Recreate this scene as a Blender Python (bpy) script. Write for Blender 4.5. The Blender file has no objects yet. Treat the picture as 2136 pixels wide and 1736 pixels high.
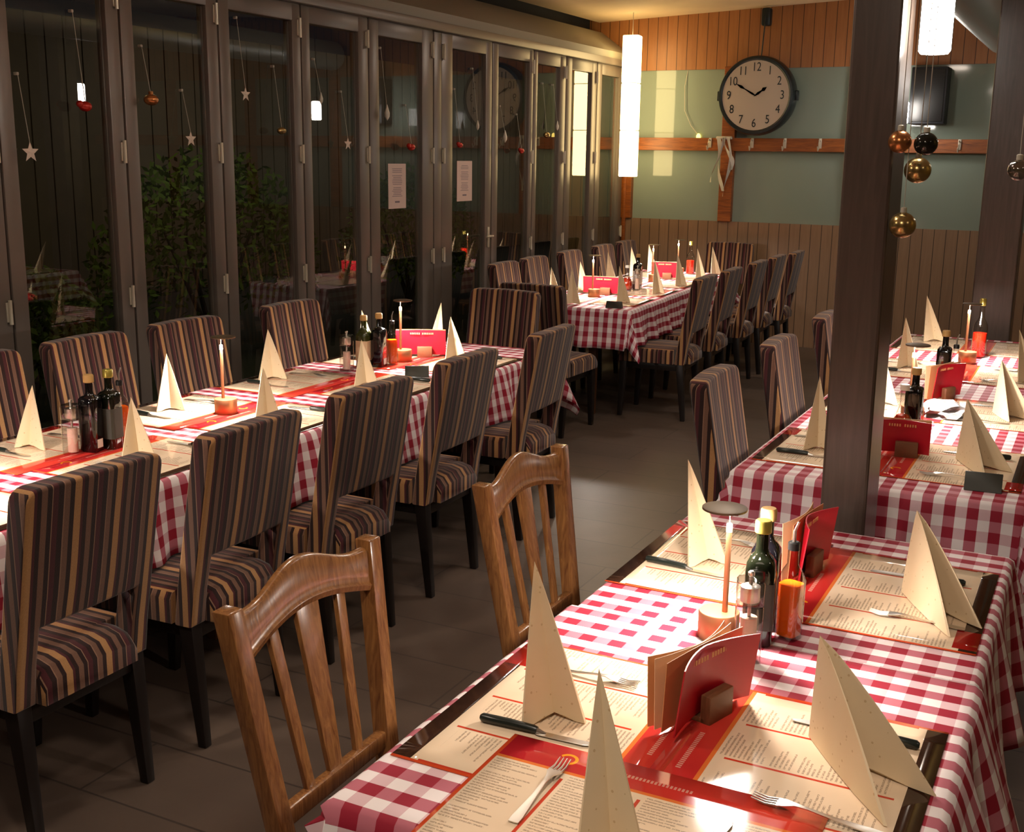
import bpy, bmesh, math, random
from mathutils import Vector, Matrix
random.seed(7)
S = bpy.context.scene
COL = S.collection
PI = math.pi

# ---------------------------------------------------------------- camera, world, exposure
CAM_H = 1.75
F_PX, YAW, PITCH, ROLL = 2430.0, 0.46735, 0.21961, 0.01392
cam = bpy.data.cameras.new('camera'); co = bpy.data.objects.new('camera', cam); COL.objects.link(co)
cam.sensor_fit = 'HORIZONTAL'; cam.sensor_width = 36.0; cam.lens = 36.0 * F_PX / 2136.0
cam.clip_start = 0.05; cam.clip_end = 200
_f = Vector((-math.sin(YAW) * math.cos(PITCH), math.cos(YAW) * math.cos(PITCH), -math.sin(PITCH)))
_r = Vector((math.cos(YAW), math.sin(YAW), 0)); _u = _r.cross(_f)
_r2 = _r * math.cos(ROLL) + _u * math.sin(ROLL); _u2 = -_r * math.sin(ROLL) + _u * math.cos(ROLL)
M = Matrix((_r2, _u2, -_f)).transposed().to_4x4(); M.translation = Vector((0, 0, CAM_H))
co.matrix_world = M
S.camera = co
S.view_settings.view_transform = 'Standard'; S.view_settings.look = 'None'
S.view_settings.gamma = 1.0; S.view_settings.use_curve_mapping = False
S.view_settings.exposure = 0.22
W = bpy.data.worlds.new('night'); S.world = W; W.use_nodes = True
W.node_tree.nodes['Background'].inputs[0].default_value = (0.004, 0.004, 0.005, 1)
W.node_tree.nodes['Background'].inputs[1].default_value = 1.0
S.cycles.max_bounces = 7; S.cycles.transparent_max_bounces = 16; S.cycles.caustics_reflective = False
S.cycles.caustics_refractive = False; S.cycles.sample_clamp_indirect = 4.0
S.cycles.use_denoising = True

def area(name, loc, size, power, color, rot=(0, 0, 0), spread=PI, shape='DISK'):
    l = bpy.data.lights.new(name, 'AREA'); l.shape = shape; l.size = size; l.energy = power; l.color = color; l.spread = spread
    o = bpy.data.objects.new(name, l); COL.objects.link(o); o.location = loc; o.rotation_euler = rot
    return o
P_LED = 8.0; C_LED = (1.0, 0.86, 0.76)        # table lamps
P_DOWN = 30.0; C_DOWN = (1.0, 0.83, 0.68)     # unseen overhead fill lamps, added for ambient light
E_GLASS = 38.0; E_LANTERN = 9.0               # emission of pendant glass and of the paper lantern
for i, (x, y, z, p) in enumerate([(-0.55, 0.75, 2.75, 0.65), (-2.9, 1.2, 2.75, 0.7), (-1.7, 3.0, 2.8, 0.35), (-1.9, 6.3, 2.9, 0.35),
                                  (-3.2, 8.8, 2.95, 0.3), (1.3, 6.5, 2.8, 0.2), (1.6, 1.8, 2.75, 0.15)]):
    area('overhead_fill_light', (x, y, z), 0.25, P_DOWN * p, C_DOWN)  # added fill from above, no fixtures modelled
area('rear_fill_light', (-0.2, -1.2, 2.9), 1.6, 9.0, (1.0, 0.80, 0.62))  # unseen fill lamp added behind the camera to brighten the surfaces facing it
area('bush_fill_light', (-6.4, 5.2, 3.6), 0.5, 9.0, (0.95, 0.95, 0.45), (0, 0.5, 0))  # unseen lamp added to make the foliage show through the glass
area('bush_fill_light', (-6.7, 7.6, 3.0), 0.5, 6.0, (0.95, 0.95, 0.45), (0, 0.2, 0))  # second added lamp, brightens the bush further along
for _y in (11.5, 16.0, 20.5): area('fence_fill_light', (-8.2, _y, 2.6), 0.8, 14.0, (1.0, 0.86, 0.68), (0, 1.1, 0))  # unseen lamps added to lift the fence out of black behind the panes
for _y in (4.0, 8.0): area('right_wall_fill_light', (2.0, _y, 2.7), 0.5, 16.0, (1.0, 0.86, 0.6), (0, -1.0, 0))  # unseen lamps added so the right wall reflects brighter in the doors

# ---------------------------------------------------------------- material helpers
MATS = {}
def hexc(h):
    h = h.lstrip('#'); v = [int(h[i:i + 2], 16) / 255 for i in (0, 2, 4)]
    return tuple((c / 12.92 if c <= .04045 else ((c + .055) / 1.055) ** 2.4) for c in v) + (1,)
class G:
    def __init__(s, name):
        s.m = bpy.data.materials.new(name); s.m.use_nodes = True; s.t = s.m.node_tree; s.n = s.t.nodes; s.l = s.t.links
        s.b = s.n['Principled BSDF']; s.out = s.n['Material Output']
    def new(s, ty, **k):
        n = s.n.new(ty)
        for a, v in k.items(): setattr(n, a, v)
        return n
    def set(s, **k):
        for a, v in k.items():
            i = s.b.inputs[a.replace('_', ' ')]
            if hasattr(v, 'links'): s.l.new(v, i)
            else: i.default_value = v
        return s
    def math(s, op, a, b=None, c=None):
        n = s.new('ShaderNodeMath', operation=op)
        for i, v in enumerate((a, b, c)):
            if v is None: continue
            if hasattr(v, 'links'): s.l.new(v, n.inputs[i])
            else: n.inputs[i].default_value = v
        return n.outputs[0]
    def mix(s, f, a, b, blend='MIX'):
        n = s.new('ShaderNodeMix', data_type='RGBA', blend_type=blend)
        for i, v in ((0, f), (6, a), (7, b)):
            if hasattr(v, 'links'): s.l.new(v, n.inputs[i])
            else: n.inputs[i].default_value = v
        return n.outputs[2]
    def uv(s):
        n = s.new('ShaderNodeUVMap'); n.uv_map = 'UVMap'; x = s.new('ShaderNodeSeparateXYZ'); s.l.new(n.outputs[0], x.inputs[0])
        return n.outputs[0], x.outputs[0], x.outputs[1]
    def obj(s, scale=(1, 1, 1)):
        n = s.new('ShaderNodeTexCoord'); m = s.new('ShaderNodeMapping'); m.inputs['Scale'].default_value = scale
        s.l.new(n.outputs['Object'], m.inputs[0]); return m.outputs[0]
    def noise(s, vec, scale=5, detail=4, rough=.5, dist=0):
        n = s.new('ShaderNodeTexNoise'); n.inputs['Scale'].default_value = scale; n.inputs['Detail'].default_value = detail
        n.inputs['Roughness'].default_value = rough; n.inputs['Distortion'].default_value = dist
        s.l.new(vec, n.inputs['Vector']); return n.outputs[0]
    def ramp(s, f, stops, interp='LINEAR'):
        n = s.new('ShaderNodeValToRGB'); n.color_ramp.interpolation = interp; e = n.color_ramp.elements
        while len(e) < len(stops): e.new(.5)
        for q, (p, c) in zip(e, stops): q.position = p; q.color = c
        s.l.new(f, n.inputs[0]); return n.outputs[0]
    def bump(s, h, strength=.2, dist=.01):
        n = s.new('ShaderNodeBump'); n.inputs['Strength'].default_value = strength; n.inputs['Distance'].default_value = dist
        s.l.new(h, n.inputs['Height']); s.l.new(n.outputs[0], s.b.inputs['Normal'])
def plain(name, col, rough=.5, metal=0, noise=0, **k):
    g = G(name); c = hexc(col)
    if noise:
        nz = g.noise(g.obj(), noise, 5); d = tuple(v * .72 for v in c[:3]) + (1,)
        g.set(Base_Color=g.mix(nz, d, tuple(min(1, v * 1.2) for v in c[:3]) + (1,)))
    else: g.set(Base_Color=c)
    g.set(Roughness=rough, Metallic=metal, **k); MATS[name] = g.m; return g.m
def emis(name, col, strength, rough=.5):
    g = G(name); g.set(Base_Color=hexc(col), Roughness=rough, Emission_Color=hexc(col), Emission_Strength=strength)
    MATS[name] = g.m; return g.m
def glassy(name, col=(1, 1, 1, 1), base=.05, boost=1.0, rough=.0, edge=1.0):
    """thin clear pane: lets light straight through, mirrors by angle"""
    g = G(name); g.n.remove(g.b)
    t = g.new('ShaderNodeBsdfTransparent'); t.inputs[0].default_value = col
    if edge < 1:
        lw = g.new('ShaderNodeLayerWeight'); lw.inputs[0].default_value = .35
        g.l.new(g.mix(lw.outputs[1], col, tuple(q * edge for q in col[:3]) + (1,)), t.inputs[0])
    r = g.new('ShaderNodeBsdfGlossy'); r.inputs['Roughness'].default_value = rough
    fr = g.new('ShaderNodeFresnel'); fr.inputs[0].default_value = 1.5
    gm = g.new('ShaderNodeNewGeometry'); front = g.math('SUBTRACT', 1.0, gm.outputs['Backfacing'])
    f = g.math('MULTIPLY', front, g.math('MINIMUM', g.math('ADD', g.math('MULTIPLY', fr.outputs[0], boost), base), 1.0))
    m = g.new('ShaderNodeMixShader'); g.l.new(f, m.inputs[0]); g.l.new(t.outputs[0], m.inputs[1]); g.l.new(r.outputs[0], m.inputs[2])
    g.l.new(m.outputs[0], g.out.inputs[0]); MATS[name] = g.m; return g.m

def wood(name, dark, light, rough=.35, scale=(6, 60, 6), coat=0):
    g = G(name); v = g.obj(scale); n = g.noise(v, 1.2, 6, .6, 1.5); n2 = g.noise(g.obj(), 3, 3)
    c = g.ramp(n, [(.3, hexc(dark)), (.7, hexc(light))]); c = g.mix(g.math('MULTIPLY', n2, .35), c, hexc(dark))
    g.set(Base_Color=c, Roughness=rough, Coat_Weight=coat, Coat_Roughness=.15); g.bump(n, .12, .002); MATS[name] = g.m; return g.m

def gingham(name, strong, sq=.033):
    """woven check, one thread direction darker than the other"""
    g = G(name); uv, u, v = g.uv()
    def st(x):
        m = g.math('FRACT', g.math('MULTIPLY', x, 1 / (2 * sq))); return g.math('GREATER_THAN', m, .5)
    a, b = (st(u), st(v)) if strong == 'v' else (st(v), st(u))
    s = g.math('ADD', g.math('MULTIPLY', a, .25), g.math('MULTIPLY', b, .6))
    c = g.ramp(s, [(0, hexc('#eee6e6')), (.2, hexc('#d8b8be')), (.5, hexc('#b86a78')), (.8, hexc('#961c32'))], 'CONSTANT')
    g.set(Base_Color=c, Roughness=.7, Specular_IOR_Level=.3)
    w = g.noise(uv, 900, 2); g.bump(w, .08, .001); MATS[name] = g.m; return g.m

def stripes(name, seed=0.0, mul=1.0):
    g = G(name); uv, u, v = g.uv()
    wob = g.noise(uv, 2.2, 2); x = g.math('ADD', u, g.math('MULTIPLY', g.math('SUBTRACT', wob, .5), .012))
    f = g.math('FRACT', g.math('ADD', g.math('MULTIPLY', x, 1 / .134), seed))
    D, Mr, Tp, Tn, Lg = [hexc(h) for h in ('#2b1b19', '#4e2328', '#7a5a49', '#b88a5a', '#987660')]
    if mul != 1: D, Mr, Tp, Tn, Lg = [tuple(q * mul for q in c[:3]) + (1,) for c in (D, Mr, Tp, Tn, Lg)]
    c = g.ramp(f, [(0, Mr), (.11, Lg), (.13, D), (.23, Tp), (.35, D), (.44, Mr), (.5, Tn), (.65, D), (.75, Tp), (.86, Lg), (.885, D)], 'CONSTANT')
    n = g.noise(uv, 260, 3); c = g.mix(g.math('MULTIPLY', n, .4), c, D)
    g.set(Base_Color=c, Roughness=.9, Specular_IOR_Level=.15, Sheen_Weight=.25, Sheen_Roughness=.5); g.bump(n, .25, .002)
    MATS[name] = g.m; return g.m

def menu_mat(name):
    """printed paper placemat; u 0..0.55 along its width, v 0 at the diner's edge .. 0.43"""
    g = G(name); uv, u, v = g.uv(); m = g.math
    def band(x, a, b): return m('MULTIPLY', m('GREATER_THAN', x, a), m('LESS_THAN', x, b))
    colf = m('MULTIPLY', u, 1 / .135); ci = m('FLOOR', colf); cf = m('FRACT', colf)
    row = m('MULTIPLY', v, 1 / .0078); ri = m('FLOOR', row); rf = m('FRACT', row)
    wn = g.new('ShaderNodeTexWhiteNoise', noise_dimensions='2D'); cv = g.new('ShaderNodeCombineXYZ')
    g.l.new(ci, cv.inputs[0]); g.l.new(ri, cv.inputs[1]); g.l.new(cv.outputs[0], wn.inputs[0]); rnd = wn.outputs[0]
    ln = m('ADD', m('MULTIPLY', rnd, .55), .2)
    word = g.noise(uv, 330, 1)
    txt = m('MULTIPLY', m('MULTIPLY', band(rf, .25, .72), m('MULTIPLY', m('GREATER_THAN', cf, .08), m('LESS_THAN', cf, ln))), m('GREATER_THAN', word, .42))
    txt = m('MULTIPLY', txt, band(v, .06, .345)); txt = m('MULTIPLY', txt, m('GREATER_THAN', rnd, .08))
    cream = g.mix(g.noise(uv, 8, 3), hexc('#e6cbaa'), hexc('#f0dec4'))
    c = g.mix(m('MULTIPLY', txt, .5), cream, hexc('#5c4436'))
    sep = m('MULTIPLY', m('MAXIMUM', m('LESS_THAN', cf, .03), m('GREATER_THAN', cf, .985)), band(v, .05, .33))
    c = g.mix(sep, c, hexc('#c8402a'))
    c = g.mix(m('GREATER_THAN', v, .355), c, g.mix(m('MULTIPLY', u, 1.8), hexc('#b4202c'), hexc('#d84432')))
    c = g.mix(m('MULTIPLY', band(v, .347, .355), 1.0), c, hexc('#e07838'))
    # heading strip with pale letter-like marks and a yellow swirl
    hd = m('MULTIPLY', m('MULTIPLY', band(v, .385, .394), band(u, .20, .34)), m('GREATER_THAN', m('FRACT', m('MULTIPLY', u, 150)), .4))
    c = g.mix(hd, c, hexc('#dc9c8c'))
    dx = m('SUBTRACT', u, .12); dy = m('SUBTRACT', v, .392); rr = m('SQRT', m('ADD', m('MULTIPLY', dx, dx), m('MULTIPLY', dy, dy)))
    c = g.mix(m('MULTIPLY', band(rr, .012, .018), m('GREATER_THAN', m('ADD', dx, dy), -.008)), c, hexc('#f0a020'))
    # red box with pale strokes at the diner's left corner
    bx = m('MULTIPLY', band(u, .02, .125), band(v, .0, .05)); c = g.mix(m('MAXIMUM', m('LESS_THAN', v, .036), 0), c, g.mix(g.noise(uv, 60, 2), hexc('#2c1a14'), hexc('#4a3226')))
    c = g.mix(bx, c, hexc('#a81e1a'))
    ed = m('MAXIMUM', m('LESS_THAN', u, .007), m('GREATER_THAN', u, .543)); c = g.mix(ed, c, hexc('#d8502a'))
    g.set(Base_Color=c, Roughness=.08, Specular_IOR_Level=.5); MATS[name] = g.m; return g.m

def napkin_mat(name):
    g = G(name); v = g.obj()
    vo = g.new('ShaderNodeTexVoronoi'); vo.inputs['Scale'].default_value = 55; g.l.new(v, vo.inputs['Vector'])
    dots = g.math('LESS_THAN', vo.outputs['Distance'], .13)
    c = g.mix(g.noise(v, 6, 3), hexc('#e0c8a0'), hexc('#ecdcbc')); c = g.mix(g.math('MULTIPLY', dots, .45), c, hexc('#b08a4c'))
    g.set(Base_Color=c, Roughness=.85, Subsurface_Weight=0.0); g.bump(g.noise(v, 160, 2), .1, .001); MATS[name] = g.m; return g.m

def boards(name, c1, c2, pitch=.1, axis=0, rough=.45):
    g = G(name); tc = g.new('ShaderNodeTexCoord'); x = g.new('ShaderNodeSeparateXYZ'); g.l.new(tc.outputs['Object'], x.inputs[0])
    f = g.math('MULTIPLY', x.outputs[axis], 1 / pitch); i = g.math('FLOOR', f); fr = g.math('FRACT', f)
    wn = g.new('ShaderNodeTexWhiteNoise', noise_dimensions='1D'); g.l.new(i, wn.inputs['W'])
    gr = g.noise(g.obj((14, 14, 1.2)), 2.5, 5, .6, .8)
    c = g.mix(gr, hexc(c1), hexc(c2)); c = g.mix(g.math('MULTIPLY', wn.outputs[0], .35), c, hexc(c1))
    gap = g.math('LESS_THAN', fr, .06); c = g.mix(gap, c, tuple(q * .2 for q in hexc(c1)[:3]) + (1,))
    g.set(Base_Color=c, Roughness=rough); g.bump(g.math('SUBTRACT', 1.0, gap), .6, .01); MATS[name] = g.m; return g.m

def floor_mat(name):
    g = G(name); tc = g.new('ShaderNodeTexCoord'); v = tc.outputs['Object']
    br = g.new('ShaderNodeTexBrick'); g.l.new(v, br.inputs['Vector']); br.offset = .5
    for k, q in (('Scale', 1.0), ('Mortar Size', .004), ('Brick Width', 1.2), ('Row Height', .3)): br.inputs[k].default_value = q
    br.inputs['Color1'].default_value = hexc('#635449'); br.inputs['Color2'].default_value = hexc('#6c5c50'); br.inputs['Mortar'].default_value = hexc('#3c3430')
    c = g.mix(g.noise(v, 4, 5), br.outputs[0], hexc('#4d4139')); g.set(Base_Color=c, Roughness=.42); g.bump(g.noise(v, 40, 3), .1, .003)
    MATS[name] = g.m; return g.m

gingham('gingham_u', 'u'); gingham('gingham_v', 'v'); stripes('fabric'); menu_mat('menu'); napkin_mat('napkin'); floor_mat('floor')
boards('boards', '#8a5630', '#b57c48'); boards('dado', '#7c6048', '#a28264')
wood('chairwood', '#6a4226', '#a0703f', .26, (60, 60, 5), .4); wood('postwood', '#40362f', '#544840', .3, (30, 30, 2)); wood('trimwood', '#6d3815', '#a85f24', .4, (3, 30, 30))
wood('block', '#5b3a22', '#80563a', .5); wood('tablewood', '#4a2d18', '#6d4425', .5)
plain('frame', '#6c635b', .36, .15); plain('legs', '#17110f', .35); plain('cream', '#e2cba6', .85, noise=1.5); plain('header', '#8a8474', .5)
plain('darkgap', '#14161a', .8); plain('ochre', '#6e5a2a', .8, noise=1.2); plain('teal', '#8c9a8e', .06, noise=.5); plain('copper', '#cf9068', .42, .9)
plain('discmetal', '#6a5a48', .45, .6); plain('steel', '#dcd8d0', .3, 1.0); plain('knifehandle', '#1d2420', .3); plain('hinge', '#cfc7b4', .35, .3)
plain('olive', '#0c0f08', .07, 0, Coat_Weight=.6); plain('greenbottle', '#2c3310', .08, 0, Coat_Weight=.6); plain('balsamic', '#08070a', .07, 0, Coat_Weight=.6)
plain('goldcap', '#b9a850', .3, .6); plain('cork', '#c09a5c', .6); plain('whitecap', '#f2efe6', .35); plain('label', '#d8c29a', .6); plain('whitelabel', '#e4e0d8', .6)
plain('menured', '#b01226', .35); plain('card', '#d79a66', .6); plain('cardpale', '#e7c29a', .6); plain('blackmat', '#141414', .4); plain('sign', '#33342c', .5)
plain('salt', '#d8b8a6', .5); plain('paper', '#d9c3ba', .7); plain('ink', '#7a6f78', .7); plain('starwood', '#d8c8b8', .6); plain('redorn', '#b02418', .2, .3); plain('copperorn', '#b97a48', .25, .8)
plain('goldorn', '#a8905c', .22, .85); plain('darkorn', '#2c2c26', .08, .6); plain('whiteorn', '#d6cfbf', .4); plain('string', '#a8a294', .6)
plain('clockface', '#b8ab9c', .5); plain('clockrim', '#20292c', .35, .3); plain('silver', '#c4cac6', .38, .75); plain('speaker', '#191c22', .5)
plain('plastic', '#dfe2e4', .12); plain('brassrail', '#d8d2c2', .3, .6); plain('ribbon', '#c9c4b6', .5); plain('hedge', '#4c5a18', .8, noise=9); plain('terrace', '#2a241e', .7, noise=2); plain('fence', '#4a3a28', .7, noise=6)
plain('darkseat', '#2b1c12', .5); plain('yellownap', '#c8a040', .8); plain('bark', '#241a12', .8)
emis('pendantglass', '#fff6ec', E_GLASS); emis('ledtip', '#ffd9a8', 9); emis('bulb', '#ffe070', 3.0)
glassy('pane', (.92, .95, .93, 1), .03, 1.7); glassy('clear', (.95, .93, .92, 1), .09, 1.8, .03, .45); glassy('ornglass', (.75, .72, .62, 1), .15, 1.5, .02, .4)
def lantern_mat():
    g = G('lantern'); tc = g.new('ShaderNodeTexCoord'); x = g.new('ShaderNodeSeparateXYZ'); g.l.new(tc.outputs['Object'], x.inputs[0])
    n = g.noise(g.obj((1, 1, 40)), 3, 2)
    c = g.mix(g.math('MULTIPLY', n, .25), hexc('#ffdf9c'), hexc('#ffcf80'))
    g.set(Base_Color=hexc('#e8dcc0'), Roughness=.8, Emission_Color=c, Emission_Strength=E_LANTERN); MATS['lantern'] = g.m
lantern_mat()
def liquid(name, col):
    g = G(name); g.set(Base_Color=hexc(col), Roughness=.15, Subsurface_Weight=.4, Subsurface_Radius=(.03, .006, .002), Subsurface_Scale=.5); MATS[name] = g.m
liquid('oilorange', '#ff7014'); liquid('oilred', '#ff3018'); liquid('oildark', '#b83010')

# ---------------------------------------------------------------- mesh helpers
def finish(name, bm, mat, parent=None, smooth=35, loc=None, uvfn=None):
    me = bpy.data.meshes.new(name)
    bmesh.ops.recalc_face_normals(bm, faces=bm.faces[:])
    if uvfn:
        uv = bm.loops.layers.uv.get('UVMap') or bm.loops.layers.uv.new('UVMap')
        for f in bm.faces:
            for l in f.loops: l[uv].uv = uvfn(l.vert.co, f.normal)
    bm.to_mesh(me); bm.free()
    for mt in (mat if isinstance(mat, (list, tuple)) else [mat]): me.materials.append(MATS[mt])
    if smooth:
        me.polygons.foreach_set('use_smooth', [True] * len(me.polygons)); me.set_sharp_from_angle(angle=math.radians(smooth))
    o = bpy.data.objects.new(name, me); COL.objects.link(o)
    if parent: o.parent = parent
    if loc: o.location = loc
    return o
def tag(o, label=None, cat=None, group=None, kind=None):
    for k, v in (('label', label), ('category', cat), ('group', group), ('kind', kind)):
        if v: o[k] = v
    return o
def thing(name, label, cat, loc=(0, 0, 0), rz=0, group=None):
    o = bpy.data.objects.new(name, None); COL.objects.link(o); o.location = loc; o.rotation_euler = (0, 0, rz); o.empty_display_size = .1
    return tag(o, label, cat, group)
def struct(o): o['kind'] = 'structure'; return o
def copy_tree(o, parent=None):
    c = o.copy(); COL.objects.link(c)
    if parent: c.parent = parent
    for ch in list(o.children): copy_tree(ch, c)
    return c
def box(bm, c, s, bev=0, seg=2, mat=0, rot=None):
    r = bmesh.ops.create_cube(bm, size=1.0); vs = r['verts']
    bmesh.ops.scale(bm, vec=s, verts=vs)
    if bev:
        es = {e for v in vs for e in v.link_edges}
        r2 = bmesh.ops.bevel(bm, geom=list(es), offset=bev, segments=seg, affect='EDGES', profile=.5)
        vs = list({v for f in r2['faces'] for v in f.verts} | {v for v in vs if v.is_valid})
    if rot is not None: bmesh.ops.rotate(bm, cent=(0, 0, 0), matrix=rot, verts=vs)
    bmesh.ops.translate(bm, vec=c, verts=vs)
    if mat:
        for f in {f for v in vs for f in v.link_faces}: f.material_index = mat
    return vs
def bar(bm, a, b, w, d, up=(0, 0, 1), w2=None, d2=None, bev=0):
    """tapered bar from a to b, section w x d"""
    a, b = Vector(a), Vector(b); z = (b - a).normalized(); u = Vector(up)
    x = u.cross(z); x = x.normalized() if x.length > 1e-4 else Vector((1, 0, 0)); y = z.cross(x)
    w2 = w if w2 is None else w2; d2 = d if d2 is None else d2; R = []
    for p, ww, dd in ((a, w, d), (b, w2, d2)):
        R.append([bm.verts.new(p + x * sx * ww / 2 + y * sy * dd / 2) for sx, sy in ((-1, -1), (1, -1), (1, 1), (-1, 1))])
    fs = [bm.faces.new(R[0][::-1]), bm.faces.new(R[1])] + [bm.faces.new((R[0][i], R[0][(i + 1) % 4], R[1][(i + 1) % 4], R[1][i])) for i in range(4)]
    if bev: bmesh.ops.bevel(bm, geom=list({e for f in fs for e in f.edges}), offset=bev, segments=2, affect='EDGES', profile=.5)
def tube(bm, pts, r, n=8, caps=True):
    pts = [Vector(p) for p in pts]; rs = r if isinstance(r, (list, tuple)) else [r] * len(pts); R = []
    for i, p in enumerate(pts):
        d = (pts[min(i + 1, len(pts) - 1)] - pts[max(i - 1, 0)]).normalized()
        u = Vector((0, 0, 1)) if abs(d.z) < .9 else Vector((1, 0, 0)); x = u.cross(d).normalized(); y = d.cross(x)
        R.append([bm.verts.new(p + (x * math.cos(2 * PI * k / n) + y * math.sin(2 * PI * k / n)) * rs[i]) for k in range(n)])
    for a, b in zip(R, R[1:]):
        for k in range(n): bm.faces.new((a[k], a[(k + 1) % n], b[(k + 1) % n], b[k]))
    if caps: bm.faces.new(R[0][::-1]); bm.faces.new(R[-1])
def loft(bm, rings, n=28, c=(0, 0), mat=0):
    """rings: (z, rx, ry, squareness 2=round..8=square)"""
    R = []
    for z, rx, ry, e in rings:
        L = []
        for k in range(n):
            a = 2 * PI * (k + .5) / n; ca, sa = math.cos(a), math.sin(a)
            q = (abs(ca) ** e + abs(sa) ** e) ** (-1 / e)
            L.append(bm.verts.new((c[0] + rx * ca * q, c[1] + ry * sa * q, z)))
        R.append(L)
    fs = []
    for a, b in zip(R, R[1:]):
        for k in range(n): fs.append(bm.faces.new((a[k], a[(k + 1) % n], b[(k + 1) % n], b[k])))
    fs += [bm.faces.new(R[0][::-1]), bm.faces.new(R[-1])]
    for f in fs: f.material_index = mat
def lathe(bm, prof, n=24, c=(0, 0), mat=0): loft(bm, [(z, r, r, 2) for r, z in prof], n, c, mat)
def prism(bm, poly, axis, t0, t1, bev=0, seg=2, rim=False):
    """poly of 2D points extruded along axis 'x','y','z'"""
    def P(a, b, t): return {'x': (t, a, b), 'y': (a, t, b), 'z': (a, b, t)}[axis]
    A = [bm.verts.new(P(a, b, t0)) for a, b in poly]; B = [bm.verts.new(P(a, b, t1)) for a, b in poly]
    n = len(poly); f = [bm.faces.new(A), bm.faces.new(B[::-1])]
    for i in range(n): f.append(bm.faces.new((A[i], B[i], B[(i + 1) % n], A[(i + 1) % n])))
    bmesh.ops.recalc_face_normals(bm, faces=f)
    if bev:
        es = {e for q in f[:2] for e in q.edges} if rim else {e for q in f for e in q.edges}
        bmesh.ops.bevel(bm, geom=list(es), offset=bev, segments=seg, affect='EDGES', profile=.5)
    return A + B
def sphere(bm, c, r, s=(1, 1, 1), seg=16):
    v = bmesh.ops.create_uvsphere(bm, u_segments=seg, v_segments=seg // 2 + 2, radius=r)['verts']
    bmesh.ops.scale(bm, vec=s, verts=v); bmesh.ops.translate(bm, vec=c, verts=v)
ORD = ['first', 'second', 'third', 'fourth', 'fifth', 'sixth', 'seventh']

# ================================================================ ROOM
XW, YB, ZT = -4.4, 11.1, 2.60
def ceil_z(x): return 3.045 + (x + 4.71) * 0.045
bm = bmesh.new(); box(bm, (-1.2, 4.5, -.05), (7.8, 14, .1)); struct(finish('floor', bm, 'floor', smooth=0))
bm = bmesh.new()
v = [bm.verts.new(p) for p in ((-4.71, -2.5, ceil_z(-4.71)), (2.7, -2.5, ceil_z(2.7)), (2.7, YB + .1, ceil_z(2.7)), (-4.71, YB + .1, ceil_z(-4.71)))]
w = [bm.verts.new(q.co + Vector((0, 0, .08))) for q in v]
bm.faces.new(v); bm.faces.new(w[::-1])
for i in range(4): bm.faces.new((v[i], w[i], w[(i + 1) % 4], v[(i + 1) % 4]))
struct(finish('ceiling', bm, 'cream', smooth=0))
# header over the folding doors: lintel, sloping soffit and the dark slot under the ceiling edge
bm = bmesh.new(); prism(bm, [(XW - .06, ZT + .06), (XW + .03, ZT + .06), (XW + .03, ZT + .13), (-4.68, 2.95), (-4.86, 2.95), (-4.86, ZT + .06)], 'y', -2.5, YB + .05)
struct(finish('wall_left', bm, 'header', smooth=0))
bm = bmesh.new(); box(bm, (-4.83, 4.3, 3.2), (.06, 13.6, .5)); struct(finish('trim_1', bm, 'darkgap', smooth=0))
# back wall: boards above, dado below, posts and rails framing teal panes
bm = bmesh.new(); box(bm, (-1.1, YB + .08, 2.9), (7.9, .1, .64)); box(bm, (-1.1, YB + .12, 1.8), (7.9, .04, 3.4))
wb = struct(finish('wall_back', bm, 'boards', smooth=0))
bm = bmesh.new(); box(bm, (-1.1, YB + .06, .58), (7.9, .1, 1.16)); struct(finish('trim_2', bm, 'dado', smooth=0))
bm = bmesh.new(); box(bm, (-1.1, YB + .02, 1.885), (7.9, .1, .12), .004); struct(finish('trim_3', bm, 'trimwood', smooth=0))
for i, (x0, x1) in enumerate(((-4.42, -4.30), (-3.40, -3.27), (-2.20, -2.08), (-1.0, -.88), (.2, .32), (1.4, 1.52))):
    bm = bmesh.new(); box(bm, ((x0 + x1) / 2, YB + .03, 1.88), (x1 - x0, .09, 1.44), .004); struct(finish('trim_%d' % (4 + i), bm, 'trimwood', smooth=0))
k = 20
for x0, x1 in ((-4.30, -3.40), (-3.27, -2.20), (-2.08, -1.0), (-.88, .2), (.32, 1.4), (1.52, 2.6)):
    for z0, z1 in ((1.16, 1.825), (1.945, 2.59)):
        bm = bmesh.new(); box(bm, ((x0 + x1) / 2, YB + .055, (z0 + z1) / 2), (x1 - x0 + .01, .02, z1 - z0 + .01))
        struct(finish('window_%d' % k, bm, 'teal', smooth=0)); k += 1
bm = bmesh.new(); box(bm, (2.75, 4.3, 1.7), (.1, 13.7, 3.6)); struct(finish('wall_right', bm, 'ochre', smooth=0))
bm = bmesh.new(); box(bm, (-1.0, -2.55, 1.7), (7.6, .1, 3.6)); struct(finish('wall_front', bm, 'ochre', smooth=0))
bm = bmesh.new(); box(bm, (XW + .03, YB - .01, 1.2), (.035, .035, 2.6), .004); struct(finish('trim_12', bm, 'trimwood'))

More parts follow.
